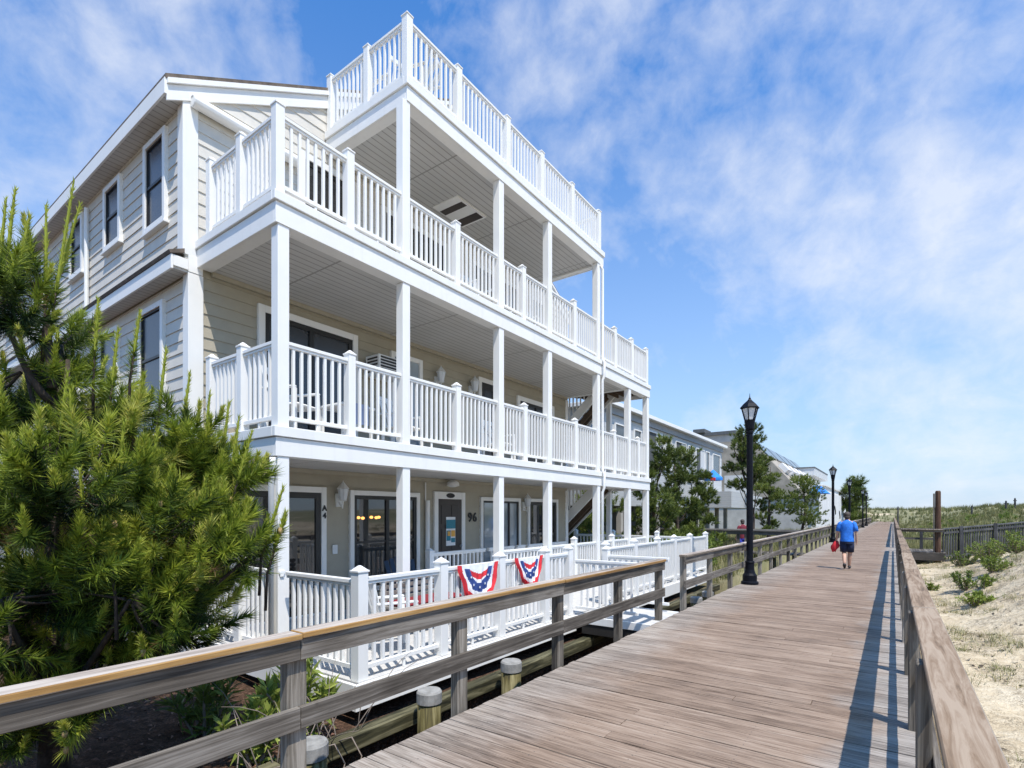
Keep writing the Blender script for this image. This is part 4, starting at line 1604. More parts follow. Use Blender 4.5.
def person(loc, rz, label, shirt, shorts, bag=True, stride=1.0):
    t_ = empty('person', loc, label, 'person', None, rz)
    WM.pop(t_.name)
    V = [(0, 0, .95), (0, 0.0, 1.12), (0, 0.01, 1.32), (0, 0.0, 1.46), (0, 0.03, 1.55), (0, 0.04, 1.64), (0, 0.045, 1.735)]
    R_ = [(.135, .105), (.125, .095), (.15, .105), (.10, .08), .055, (.075, .09), (.062, .075)]
    E = [(i, i + 1) for i in range(6)]
    # nose and ears
    V += [(0, 0.13, 1.63), (-0.078, 0.03, 1.63), (0.078, 0.03, 1.63)]
    R_ += [.014, .014, .014]
    E += [(5, 7), (5, 8), (5, 9)]

    def arm(s_, el, wr):
        n_ = len(V)
        V.extend([(s_ * .175, 0, 1.43), el, wr])
        R_.extend([.055, .042, .03])
        E.extend([(3, n_), (n_, n_ + 1), (n_ + 1, n_ + 2)])
        w_ = Vector(wr)
        d_ = (w_ - Vector(el)).normalized()
        fw_ = Vector((0, 1, 0))
        n2 = len(V)
        V.append(tuple(w_ + d_ * 0.085))
        R_.append((.036, .02))
        E.append((n_ + 2, n2))
        for q, ln in zip((-0.03, -0.01, 0.01, 0.03), (0.065, 0.08, 0.075, 0.06)):
            m0 = len(V)
            V.append(tuple(w_ + d_ * (0.085 + ln * 0.5) + fw_ * q + Vector((-s_ * 0.006, 0, 0))))
            V.append(tuple(w_ + d_ * (0.085 + ln) + fw_ * q * 1.05 + Vector((-s_ * 0.026, 0, 0))))
            R_.extend([.0095, .008])
            E.extend([(n2, m0), (m0, m0 + 1)])
        m0 = len(V)
        V.append(tuple(w_ + d_ * 0.06 + fw_ * 0.05))
        V.append(tuple(w_ + d_ * 0.10 + fw_ * 0.062))
        R_.extend([.011, .009])
        E.extend([(n_ + 2, m0), (m0, m0 + 1)])
    arm(-1, (-.245, -0.03, 1.15), (-.285, 0.06, 0.90))
    arm(1, (.235, -0.05, 1.15), (.245, 0.0, 0.90))

    def leg(s_, kn, an, toe):
        n_ = len(V)
        V.extend([(s_ * .095, 0, .90), kn, ((kn[0] + an[0]) / 2, (kn[1] + an[1]) / 2 - 0.012, (kn[2] + an[2]) / 2 + 0.05), an, toe])
        R_.extend([.10, .066, .066, .042, .034])
        E.extend([(0, n_), (n_, n_ + 1), (n_ + 1, n_ + 2), (n_ + 2, n_ + 3), (n_ + 3, n_ + 4)])
    lk, la, lt = (-.08, .07 * stride, .50), (-.06, -.24 * stride, .20), (-.06, -.16 * stride, .09)
    rk, ra, rt = (.075, .10 * stride, .50), (.055, .14 * stride, .09), (.06, .29 * stride, .045)
    leg(-1, lk, la, lt)
    leg(1, rk, ra, rt)
    skin_mesh('body', V, E, R_, M['skin'], t_)
    # shirt with short sleeves, hanging loose over the shorts
    def rings(m_, rr, n_=22):
        b0 = len(m_.v)
        for (z_, cx_, cy_, ax_, ay_) in rr:
            for q in range(n_):
                th_ = 2 * PI * q / n_
                f_ = 1 + 0.03 * math.sin(3 * th_ + z_ * 14) + 0.02 * math.sin(7 * th_ - z_ * 23)
                m_.v.append((cx_ + ax_ * f_ * math.cos(th_), cy_ + ay_ * f_ * math.sin(th_), z_))
        for a_ in range(len(rr) - 1):
            for q in range(n_):
                q2 = (q + 1) % n_
                m_.f.append((b0 + a_ * n_ + q, b0 + a_ * n_ + q2, b0 + (a_ + 1) * n_ + q2, b0 + (a_ + 1) * n_ + q))
                m_.m.append(0)
                m_.t.append(0.5)
    m_ = MB()
    rings(m_, [(0.865, 0, 0, .192, .142), (0.93, 0, 0, .188, .140), (1.04, 0, 0, .178, .13), (1.15, 0, 0.005, .178, .128), (1.27, 0, 0.008, .195, .135), (1.36, 0, 0.006, .208, .13), (1.43, 0, 0.004, .200, .116), (1.475, 0, 0.005, .155, .10), (1.515, 0, 0.012, .085, .082), (1.54, 0, 0.02, .064, .068)])
    for (sx_, el_) in ((-1, (-.243, -.025, 1.18)), (1, (.235, -.043, 1.18))):
        m_.tube([(sx_ * .13, 0, 1.435), (sx_ * .185, -0.005, 1.40), (sx_ * .215, -0.015, 1.31), el_], [.075, .072, .066, .069], 12)
    o = m_.build('shirt', shirt, None, smooth=True)
    o.parent = t_
    m_ = MB()
    rings(m_, [(0.80, 0, 0.005, .185, .14), (0.88, 0, 0, .182, .138), (0.98, 0, 0, .165, .12)])
    for (sx_, kn_) in ((-1, lk), (1, rk)):
        K_ = Vector(kn_)
        T_ = Vector((sx_ * .092, 0.004, .86))
        m_.tube([T_, T_.lerp(K_, 0.5), T_.lerp(K_, 0.86)], [.105, .108, .106], 14)
    o = m_.build('shorts', shorts, None, smooth=True)
    o.parent = t_
    h_ = MB()
    h_.ball((0, 0.022, 1.70), 0.105, 14, sc=(0.92, 1.02, 0.92))
    h_.ball((0, -0.012, 1.63), 0.085, 14, sc=(0.95, 0.8, 1.0))
    o = h_.build('hair', M['hair'], None, smooth=True)
    o.parent = t_
    for an, toe in ((la, lt), (ra, rt)):
        f = MB()
        A_, T_ = Vector(an), Vector(toe)
        dd = (T_ - A_)
        hl = A_ + Vector((0, -0.06, 0)) - Vector((0, 0, 0.03))
        pts_ = [hl, A_ + dd * .35 - Vector((0, 0, .012)), A_ + dd * .8, T_ + dd.normalized() * 0.07]
        f.tube(pts_, [0.034, 0.048, 0.045, 0.022], 10)
        o = f.build('shoe', M['shoe'], None, smooth=True)
        o.parent = t_
    return t_


man = person((-1.16, 19.4, 0.0), 0.03, 'man in bright blue shirt and navy shorts walking away along the boardwalk', M['shirt'], M['shorts'])
t = person((-5.9, 27.2, -0.34), 0.6, 'person in maroon top and royal blue shorts standing behind the cross rail', M['maroon'], M['royal'], stride=0.2)
# red bag hanging from his left hand
b = MB()
pp = [(-1.47, 19.44, 0.83), (-1.48, 19.44, 0.74), (-1.50, 19.45, 0.60), (-1.52, 19.45, 0.50)]
n_ = 14
for a_ in range(9):
    f_ = a_ / 8
    c_ = (-1.46 - 0.05 * f_, 19.44 + 0.02 * f_, 0.86 - 0.32 * f_)
    for q in range(n_):
        th_ = 2 * PI * q / n_
        rad_ = (0.028 + 0.060 * math.sin(PI * min(1, f_ * 1.05)) ** 0.7 + 0.02 * f_) * (1 + 0.28 * math.sin(3 * th_ + 4 * f_) + 0.15 * math.sin(5 * th_ - 7 * f_))
        b.v.append((c_[0] + rad_ * math.cos(th_), c_[1] + 0.6 * rad_ * math.sin(th_), c_[2] + 0.03 * math.sin(2 * th_ + 3 * f_)))
for a_ in range(8):
    for q in range(n_):
        q2 = (q + 1) % n_
        b.f.append((a_ * n_ + q, (a_ + 1) * n_ + q, (a_ + 1) * n_ + q2, a_ * n_ + q2))
        b.m.append(0)
        b.t.append(0.5)
b.f += [tuple(range(n_)), tuple(8 * n_ + q for q in reversed(range(n_)))]
b.m += [0, 0]
b.t += [0.5, 0.5]
rb = b.build('towel', M['red'], None, smooth=True)
tag(rb, 'crumpled red towel held low in the walking man\'s hand', 'towel')


# ------------------------------------------------------------------ pines
def ray(u, v, d):
    a = (u - 512) / 526
    bz = -(v - 513) / 526
    c_, s_ = math.cos(YAW), math.sin(YAW)
    return np.array([(-s_ + a * c_) * d, (c_ + a * s_) * d, CAM_Z + bz * d])


def branch_path(p, q, sag=0.15, n=6):
    p, q = np.array(p, float), np.array(q, float)
    r_ = []
    L = np.linalg.norm(q - p)
    off = rng.normal(0, 0.05 * L, 3)
    for i in range(n):
        f = i / (n - 1)
        pt_ = p + (q - p) * f + off * math.sin(PI * f)
        pt_[2] -= sag * L * math.sin(PI * f) * 0.6
        r_.append(pt_)
    return r_


def near_pine():
    t_ = empty('pine_tree', (-5.45, 1.25, -0.45), 'dense green pine bush with pale candle shoots filling the corner by the house', 'tree')
    # lobes: centre, radius, shoots
    lob = [(-40, 560, 4.2, 0.85, 80), (-40, 450, 4.3, 0.70, 70), (40, 500, 4.5, 0.85, 110), (60, 590, 3.9, 0.75, 120), (115, 490, 4.4, 0.70, 100), (150, 565, 4.1, 0.70, 120), (180, 500, 4.4, 0.40, 60),
           (185, 560, 4.2, 0.40, 66), (214, 535, 4.3, 0.22, 34), (210, 585, 4.2, 0.20, 24), (140, 440, 4.5, 0.36, 45), (80, 410, 4.4, 0.42, 55), (25, 370, 4.2, 0.34, 42), (0, 300, 4.1, 0.28, 32),
           (62, 345, 4.5, 0.20, 16), (45, 300, 4.3, 0.16, 12), (100, 640, 4.0, 0.55, 70), (20, 650, 3.9, 0.50, 60), (60, 500, 3.7, 0.50, 60), (130, 600, 3.6, 0.35, 35), (0, 600, 3.5, 0.45, 45),
           (110, 540, 5.0, 0.85, 70), (40, 460, 5.1, 0.75, 50), (208, 488, 4.6, 0.22, 20), (185, 450, 4.6, 0.22, 16), (250, 556, 4.3, 0.13, 12), (170, 640, 4.3, 0.35, 30), (-10, 710, 3.9, 0.40, 40), (40, 720, 4.2, 0.35, 26), (0, 640, 4.4, 0.55, 75), (70, 655, 4.5, 0.50, 60), (120, 610, 4.6, 0.50, 50), (30, 560, 4.8, 0.7, 60)]
    trunk = np.array([-5.45, 1.25, -0.5])
    wood_ = MB()
    wood_.tube([trunk, trunk + [0.02, 0.03, 0.8], trunk + [-0.05, 0.0, 1.7], trunk + [0.03, 0.06, 2.7], trunk + [0.0, 0.1, 3.5]], [0.12, 0.09, 0.06, 0.035, 0.015], 9)
    bases, dirs, lens, tints = [], [], [], []
    tw = MB()
    for (u, v, d, r_, n_) in lob:
        c = ray(u, v, d)
        h0 = np.clip(c[2] - 0.7 - 0.25 * np.linalg.norm(c[:2] - trunk[:2]), 0.0, 3.2)
        path = branch_path([trunk[0], trunk[1], h0], c, 0.12)
        wood_.tube(path, np.linspace(0.034, 0.012, len(path)), 6)
        n_ = int(n_ * 0.78)
        kc = max(2, n_ // 7)
        qc = unit(rng.normal(size=(kc, 3)))
        rc = r_ * (0.40 + 0.60 * rng.random((kc, 1)) ** 0.55)
        cc = c + qc * rc * np.array([1, 1, 0.92])
        who = rng.integers(0, kc, n_)
        q = qc[who]
        rr = rc[who]
        sp = unit(rng.normal(size=(n_, 3)) + 0.6 * q + np.array([0, 0, 0.5]))
        pos = cc[who] + sp * (0.05 + 0.13 * rng.random((n_, 1)))
        out_ = unit(np.stack([pos[:, 0] - trunk[0], pos[:, 1] - trunk[1], np.zeros(n_)], 1))
        dr = unit(0.75 * sp + 0.35 * q + 0.3 * out_ + np.array([0, 0, 0.65]) + rng.normal(0, 0.12, (n_, 3)))
        L = 0.16 + 0.14 * rng.random(n_)
        bases.append(pos)
        dirs.append(dr)
        lens.append(L)
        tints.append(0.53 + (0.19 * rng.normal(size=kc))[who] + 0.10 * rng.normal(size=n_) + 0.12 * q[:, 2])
        for i in range(n_):
            if rng.random() < 0.30:
                pth = branch_path(c + (pos[i] - c) * 0.1, pos[i], 0.10, 4)
                tw.tube(pth, [0.011, 0.009, 0.007, 0.006], 5, cap=False)
    base = np.concatenate(bases)
    dr = np.concatenate(dirs)
    L = np.concatenate(lens)
    ti = np.concatenate(tints)
    # old needles
    tri, tt = needle_tris(base, dr, L, 120, 0.125, 0.0090, 76, 24, ti, 0.09)
    # second year brushes lower on each twig
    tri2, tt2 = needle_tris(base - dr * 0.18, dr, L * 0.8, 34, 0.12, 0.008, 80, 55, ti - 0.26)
    # candles: pale new growth standing on a third of the shoots and on the leaders
    sel = rng.random(len(base)) < 0.5
    tip = base[sel] + dr[sel] * L[sel][:, None]
    cdir = unit(dr[sel] * 0.5 + np.array([0, 0, 0.9]))
    cl_ = 0.07 + 0.10 * rng.random(sel.sum())
    lead = [((56, 292), (74, 180), 4.3), ((52, 300), (80, 205), 4.35), ((46, 290), (46, 205), 4.3), ((8, 250), (15, 190), 4.1), ((-2, 280), (6, 200), 4.1), ((20, 262), (30, 215), 4.1), ((134, 352), (140, 312), 4.5),
            ((182, 432), (190, 372), 4.6), ((205, 445), (210, 392), 4.6), ((222, 462), (229, 402), 4.55), ((232, 468), (239, 418), 4.5), ((238, 480), (252, 432), 4.4), ((270, 530), (283, 488), 4.3), ((276, 545), (286, 512), 4.3),
            ((112, 385), (118, 330), 4.4), ((160, 402), (166, 350), 4.5), ((95, 350), (98, 300), 4.4), ((60, 430), (68, 372), 4.0), ((120, 470), (124, 420), 4.0), ((150, 480), (158, 430), 4.0), ((84, 520), (80, 470), 3.7), ((195, 520), (206, 478), 4.1),
            ((30, 480), (22, 430), 3.8), ((110, 560), (104, 520), 3.6)]
    lb = np.array([ray(*a, d) for a, b_, d in lead])
    le = np.array([ray(*b_, d) for a, b_, d in lead])
    ld_ = le - lb
    ll = np.linalg.norm(ld_, axis=1)
    tri3, tt3 = needle_tris(np.concatenate([tip, lb]), np.concatenate([cdir, unit(ld_)]), np.concatenate([cl_, ll]), 130, 0.055, 0.010, 42, 22, np.concatenate([np.clip(0.80 + 0.10 * rng.normal(size=len(tip)), 0.5, 1), np.full(len(lb), 0.80)]), 0.10)
    cores = MB()
    for p_, d_, l_ in zip(np.concatenate([tip, lb]), np.concatenate([cdir, unit(ld_)]), np.concatenate([cl_, ll])):
        cores.tube([p_, p_ + d_ * l_ * 0.6, p_ + d_ * l_], [0.012, 0.011, 0.006], 6, 0, 0.85)
    # leaders carry old needles at the foot
    tri4, tt4 = needle_tris(lb - unit(ld_) * 0.25, unit(ld_), np.full(len(lb), 0.28), 150, 0.11, 0.008, 68, 40, np.full(len(lb), 0.45))
    for p_, d_ in zip(lb, unit(ld_)):
        tw.tube([p_ - d_ * 0.3 - np.array([0, 0, 0.25]), p_ - d_ * 0.25, p_], [0.013, 0.011, 0.009], 5)
    cv = np.array(cores.v)
    ct = np.array([[cv[f[0]], cv[f[a]], cv[f[a + 1]]] for f in cores.f for a in range(1, len(f) - 1)])
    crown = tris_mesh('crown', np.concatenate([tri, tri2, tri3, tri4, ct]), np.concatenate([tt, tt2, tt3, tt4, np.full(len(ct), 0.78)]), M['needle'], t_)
    wood_.build('trunk', M['bark'], t_, smooth=True)
    tw.build('twigs', M['bark'], t_, smooth=True)
    dsel = rng.choice(len(base), 46, replace=False)
    trd, td = needle_tris(base[dsel] - dr[dsel] * 0.22 - np.array([0, 0, 0.05]), dr[dsel] - np.array([0, 0, 0.5]), np.full(46, 0.2), 60, 0.11, 0.007, 80, 45, np.full(46, 0.5), 0.2)
    tris_mesh('dead_needles', trd, td, M['deadneedle'], t_)
    for i in rng.choice(np.nonzero(sel)[0], 60, replace=False):
        p_ = base[i] + dr[i] * L[i]
        cb = MB()
        cb.ball(p_ + np.array([0.012, -0.012, 0.0]), 0.022, 8, sc=(0.85, 0.85, 1.45))
        cb.build('cone', M['conemat'], t_, smooth=True)


near_pine()


def far_pine(x, y_, h, r_, n_, label, name='pine_tree', nl=0.15, wd=0.026, clumps=9, zc0=0.25, tint=0.50, flat=0.6, group='pines along the boardwalk', lean=None):
    z0 = H(x, y_)
    t_ = empty(name, (x, y_, z0), label, 'tree', group)
    wd_ = MB()
    lean = rng.normal(0, 0.04 * h, 2) if lean is None else np.array(lean)
    tp = np.array([x + lean[0], y_ + lean[1], z0 + h * 0.92])
    path = branch_path([x, y_, z0 - 0.1], tp, 0.0)
    wd_.tube(path, np.linspace(0.035 * h * 0.7, 0.012, len(path)), 7)
    bs, ds, ti = [], [], []
    for i in range(clumps):
        f = zc0 + (1 - zc0) * (i + rng.random()) / clumps
        a = rng.random() * 2 * PI
        rad = r_ * (1.08 - f * 0.72) * (0.45 + 0.55 * rng.random())
        s0 = np.array(path[min(len(path) - 1, int(f * (len(path) - 1)))])
        c = np.array([x + rad * math.cos(a), y_ + rad * math.sin(a), z0 + h * f])
        wd_.tube(branch_path(s0, c, -0.05, 4), np.linspace(0.02, 0.008, 4) * (h / 4), 5)
        m = max(6, int(1.5 * n_) // clumps)
        q = unit(rng.normal(size=(m, 3)))
        cr = r_ * 0.36 * (0.7 + 0.6 * rng.random())
        pos = c + q * cr * rng.random((m, 1)) ** 0.4 * np.array([1, 1, flat])
        bs.append(pos)
        ds.append(unit(q * 0.7 + np.array([0, 0, 0.8]) + rng.normal(0, 0.25, (m, 3))))
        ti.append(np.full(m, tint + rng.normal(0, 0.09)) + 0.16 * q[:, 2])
    bs = np.concatenate(bs)
    ds = np.concatenate(ds)
    ti = np.concatenate(ti)
    tri, tt = needle_tris(bs, ds, np.full(len(bs), nl * 1.2), 36, nl, wd, 66, 24, ti, 0.14)
    wd_.build('trunk', M['bark'], t_, smooth=True)
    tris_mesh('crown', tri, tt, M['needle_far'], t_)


far_pine(-7.1, 19.0, 4.7, 1.05, 420, 'bushy dark pine directly behind the far end of the white porches', zc0=0.10, clumps=20)
far_pine(-6.85, 20.9, 4.6, 1.0, 400, 'bushy pine between the white house and the grey building', zc0=0.10, clumps=20)
far_pine(-6.72, 23.0, 3.75, 0.85, 340, 'ragged pine before the grey building, right of the bushiest pine', zc0=0.10, clumps=16)
far_pine(-8.9, 17.6, 3.0, 1.4, 300, 'low pine seen between the porch columns', zc0=0.05, clumps=12)
far_pine(-5.9, 28.3, 6.1, 1.35, 420, 'tall open pine just left of the nearest lamp post', zc0=0.50, clumps=18, flat=0.42, lean=(-0.75, -0.2))
far_pine(-5.95, 34.0, 5.1, 1.05, 380, 'slender pine just behind the nearest lamp post', zc0=0.16, clumps=17, flat=0.5)
far_pine(-5.5, 42.7, 4.5, 2.0, 520, 'wide spreading bright green pine beside the second lamp post', zc0=0.25, clumps=20, flat=0.45, tint=0.60)
far_pine(-5.4, 96.0, 6.2, 3.0, 300, 'dark round tree far off beside the white building', zc0=0.1, nl=0.5, wd=0.06, clumps=10)
far_pine(-5.0, 112.0, 3.6, 2.6, 200, 'low far tree at the bend of the boardwalk', zc0=0.1, nl=0.5, wd=0.06, clumps=8, tint=0.6)


def leafy(name, x, y_, h, r_, n_, label, cat='shrub', group=None, strap=False, tint=0.5, ll=0.07, lw=0.03, z=None, mat='leaf'):
    z0 = H(x, y_) if z is None else z
    t_ = empty(name, (x, y_, z0), label, cat, group)
    st = MB()
    tr, tn = [], []
    ns = max(5, n_ // 60)
    for i in range(ns):
        a = rng.random() * 2 * PI
        q = rng.random() ** 0.6
        tip = np.array([x + r_ * q * math.cos(a), y_ + r_ * q * math.sin(a), z0 + h * (1 - 0.45 * q * q) * (0.75 + 0.3 * rng.random())])
        pth = branch_path([x + 0.25 * r_ * q * math.cos(a), y_ + 0.25 * r_ * q * math.sin(a), z0 - 0.03], tip, -0.1, 5)
        st.tube(pth, np.linspace(0.012, 0.004, 5) * (1 + h), 5, cap=False)
        m = n_ // ns
        k_ = rng.random(m) ** 0.7
        p_ = np.array(pth)
        ii = np.clip((k_ * 4).astype(int), 0, 3)
        fr = (k_ * 4 - ii)[:, None]
        root = p_[ii] * (1 - fr) + p_[ii + 1] * fr
        d_ = unit(rng.normal(size=(m, 3)) + np.array([0, 0, 0.75 if not strap else 1.0]) + unit(p_[4] - p_[0]) * 0.5)
        ln = ll * (0.6 + 0.8 * rng.random((m, 1)))
        sd = unit(np.cross(d_, rng.normal(size=(m, 3)))) * lw / 2
        mid_ = root + d_ * ln * 0.45
        end_ = root + d_ * ln + np.array([0, 0, -0.12]) * ln
        tr.append(np.stack([root, mid_ + sd, mid_ - sd], 1))
        tr.append(np.stack([mid_ - sd, mid_ + sd, end_], 1))
        tt = tint + rng.normal(0, 0.16, m)
        tn += [tt, tt]
    st.build('stems', M['twig'], t_)
    tris_mesh('leaves', np.concatenate(tr), np.concatenate(tn), M[mat], t_)


# plants under the pine and along the bulkhead
leafy('shrub', -4.72, 2.92, 0.82, 0.40, 900, 'bright green leafy plant by the terrace corner under the nearest rail', tint=0.80, ll=0.16, lw=0.035, strap=True)
leafy('shrub', -4.52, 2.40, 0.50, 0.36, 520, 'low green plant at the foot of the nearest rail post', tint=0.74, ll=0.14, lw=0.032, strap=True)
leafy('shrub', -5.55, 2.45, 0.62, 0.40, 420, 'dark strap leaved plant between pine bush and white side fence', tint=0.35, ll=0.20, lw=0.03, strap=True)
leafy('shrub', -4.95, 0.6, 0.45, 0.38, 300, 'dark shaded plant under the pine by the timber rail', tint=0.3, ll=0.18, lw=0.028, strap=True)
leafy('shrub', -4.55, 1.35, 0.26, 0.3, 200, 'small shaded plant on the bark bed behind the mid rail', tint=0.35, ll=0.12, lw=0.03, strap=True)
# bare twigs over the bulkhead
t = empty('bare_twigs', (-4.2, 2.7, -0.45), 'tangle of bare grey twigs hanging over the mossy timber', 'twigs')
for i in range(22):
    y_ = 2.0 + rng.random() * 1.5
    p = np.array([-4.22, y_, -0.42])
    q = p + np.array([0.25 * rng.normal(), 0.35 * rng.normal(), 0.15 + 0.65 * rng.random()])
    b = MB()
    b.tube(branch_path(p, q, -0.2, 6), np.linspace(0.006, 0.002, 6), 5)
    b.build('stem', M['twig'], t, smooth=True)
for i in range(10):
    y_ = 1.3 + rng.random() * 1.8
    p = np.array([-4.15, y_, -0.36])
    pth = [p, p + [0.12, 0.05, 0.05], p + [0.2, 0.1, -0.12], p + [0.22, 0.12 + 0.1 * rng.normal(), -0.35 - 0.2 * rng.random()]]
    b = MB()
    b.tube(pth, [0.007, 0.007, 0.006, 0.004], 5)
    b.build('stem', M['twig'], t, smooth=True)

# shrubs on the sand
def stand(u, v):
    """where a sight line meets the sand"""
    d = 4.0
    while d < 60:
        p = ray(u, v, d)
        if p[2] < H(p[0], p[1]):
            break
        d += 0.05
    return p[0], p[1]


for (u, v, h, r_, n_, lab, ti) in [(990, 560, 0.75, 0.85, 1500, 'largest bright green dune shrub against the dark slatted fence', 0.62),
                                    (962, 566, 0.6, 0.55, 600, 'grey green dune shrub nearest the tall brown post', 0.45),
                                    (1018, 553, 0.65, 0.7, 900, 'green dune shrub by the fence at the edge of the view', 0.58),
                                    (993, 572, 0.42, 0.42, 620, 'rounded green shrub standing alone on pale sand', 0.60),
                                    (975, 606, 0.30, 0.34, 460, 'low bright green shrub close to the rail on the sand', 0.66),
                                    (966, 590, 0.55, 0.35, 300, 'sparse silvery shrub on the sand below the fence', 0.3),
                                    (983, 588, 0.30, 0.35, 240, 'sprawling thin shrub between the silvery and the rounded ones', 0.5),
                                    (929, 590, 0.20, 0.24, 160, 'tiny green tuft at the edge of the rail', 0.6)]:
    x, y_ = stand(u, v)
    leafy('dune_shrub', x, y_, h, r_, int(n_ * 2.2), lab, tint=ti + 0.1, ll=0.10, lw=0.026, group='shrubs on the dune sand')


# dune grass: nobody could count it
def grass_tris(px, py, hgt, wd, blades, tint, spread=None, lmax=0.5):
    n = len(px)
    pz = height(px, py)
    m = n * blades
    sp_r = np.repeat(hgt, blades) * 0.18 if spread is None else spread
    x = np.repeat(px, blades) + rng.normal(0, 1, m) * sp_r
    y__ = np.repeat(py, blades) + rng.normal(0, 1, m) * sp_r
    z = np.repeat(pz, blades) - 0.02
    hh = np.repeat(hgt, blades) * (0.5 + 0.6 * rng.random(m))
    a = rng.random(m) * 2 * PI
    lean = lmax * rng.random(m)
    b0 = np.stack([x, y__, z], 1)
    d_ = np.stack([np.cos(a) * lean, np.sin(a) * lean, np.ones(m)], 1)
    sd = np.stack([-np.sin(a), np.cos(a), np.zeros(m)], 1) * (np.repeat(wd, blades) / 2)[:, None]
    tri = np.stack([b0 - sd, b0 + sd, b0 + d_ * hh[:, None]], 1)
    return tri, np.repeat(tint, blades) + rng.normal(0, 0.15, m)


T, TT = [], []
# sparse tufts on the near sand
n = 5200
px = 0.45 + 8.0 * rng.random(n)
py = 2.5 + 28 * rng.random(n)
msk = (wob(px, py, 1.3, 0.2) + 0.5 * wob(px, py, 3.1, 1.0)) > 0.12
px, py = px[msk], py[msk]
a, c = grass_tris(px, py, 0.05 + 0.16 * rng.random(len(px)) ** 2, np.full(len(px), 0.009), 24, 0.40 + 0.25 * rng.normal(size=len(px)), 0.085, 1.8)
T.append(a); TT.append(c)
# thick cover past the crossing
n = 5200
py = 33 + 90 * rng.random(n) ** 1.5
px = 0.7 + (py * 0.42) * rng.random(n)
msk = wob(px, py, 0.35, 0.9) > -0.45
px, py = px[msk], py[msk]
a, c = grass_tris(px, py, 0.3 + 0.45 * rng.random(len(px)), 0.012 + py * 0.0006, 18, 0.35 + 0.28 * wob(px, py, 0.22, 2.0) + 0.12 * rng.normal(size=len(px)))
T.append(a); TT.append(c)
# far ridge
n = 2600
py = 120 + 90 * rng.random(n)
px = -30 + 110 * rng.random(n)
a, c = grass_tris(px, py, 0.5 + 0.8 * rng.random(n), np.full(n, 0.12), 12, 0.3 + 0.2 * rng.normal(size=n))
T.append(a); TT.append(c)
# left side beyond the house
n = 2400
py = 17 + 60 * rng.random(n) ** 1.3
px = -4.4 - 7 * rng.random(n)
a, c = grass_tris(px, py, 0.25 + 0.45 * rng.random(n), 0.012 + py * 0.0006, 18, 0.4 + 0.25 * rng.normal(size=n))
T.append(a); TT.append(c)
n = 1700
px = -7.6 + 3.22 * rng.random(n)
py = -2.0 + 5.2 * rng.random(n)
an = rng.random(n) * 2 * PI
ln = 0.012 + 0.03 * rng.random(n)
c0 = np.stack([px, py, height(px, py) + 0.015], 1)
dv = np.stack([np.cos(an), np.sin(an), 0.3 * rng.normal(size=n)], 1) * ln[:, None]
sv = np.stack([-np.sin(an), np.cos(an), 0.6 * rng.random(n)], 1) * (0.006 + 0.016 * rng.random(n))[:, None]
lt = tris_mesh('leaf_litter', np.stack([c0 - dv, c0 + dv, c0 + sv * 1.6], 1), rng.random(n), M['redlitter'])
lt['kind'] = 'stuff'
# litter: bits of reed and leaf lying flat on the sand
n = 5200
px = 0.45 + 7.5 * rng.random(n) ** 1.2
py = 2.5 + 26 * rng.random(n)
msk = (wob(px, py, 0.9, 3.2) + 0.6 * wob(px, py, 2.6, 0.4) + 0.25 * rng.normal(size=n)) > 0.10
px, py = px[msk], py[msk]
n = len(px)
an = rng.random(n) * 2 * PI
ln = 0.02 + 0.07 * rng.random(n) ** 2
pz = height(px, py) + 0.012
c0 = np.stack([px, py, pz], 1)
dv = np.stack([np.cos(an), np.sin(an), 0.25 * rng.normal(size=n)], 1) * ln[:, None]
sv = np.stack([-np.sin(an), np.cos(an), 0.5 * rng.random(n)], 1) * (0.006 + 0.018 * rng.random(n))[:, None]
lt = tris_mesh('sand_litter', np.stack([c0 - dv, c0 + dv, c0 + sv * 2], 1), rng.random(n), M['litter'])
lt['kind'] = 'stuff'
go = tris_mesh('dune_grass', np.concatenate(T), np.concatenate(TT), M['grass'])
go['kind'] = 'stuff'
# green ground cover: low hedge behind the terrace and shrubs over the dunes
T, TT = [], []
n = 1500
px = -5.0 - 4 * rng.random(n)
py = 16.9 + 3.2 * rng.random(n)
pz = height(px, py) + 1.25 * rng.random(n)
bs = np.stack([px, py, pz], 1)
tri, tt = needle_tris(bs, np.tile([0, 0, 1.0], (n, 1)) + rng.normal(0, 0.5, (n, 3)), np.full(n, 0.15), 14, 0.12, 0.04, 60, 30, np.full(n, 0.55), 0.2)
hd = tris_mesh('hedge', tri, tt, M['leaf'])
tag(hd, 'low clipped green hedge behind the far terrace fence', 'hedge')
n = 70
py = 36 + 80 * rng.random(n) ** 1.3
px = 2.0 + (py * 0.40) * rng.random(n)
bs, ti = [], []
for x, y_ in zip(px, py):
    m = 14
    q = unit(rng.normal(size=(m, 3))) * rng.random((m, 1)) ** 0.5
    s_ = 0.35 + 0.75 * rng.random()
    p = np.array([x, y_, H(x, y_) + 0.15]) + q * s_ * np.array([1.2, 1.2, 0.55])
    bs.append(p)
    ti.append(np.full(m, 0.25 + 0.45 * rng.random()))
bs = np.concatenate(bs)
tri, tt = needle_tris(bs, np.tile([0, 0, 1.0], (len(bs), 1)) + rng.normal(0, 0.6, (len(bs), 3)), np.full(len(bs), 0.15), 22, 0.26, 0.055, 75, 30, np.concatenate(ti), 0.15)
sc_ = tris_mesh('dune_scrub', tri, tt, M['leaf'])
sc_['kind'] = 'stuff'

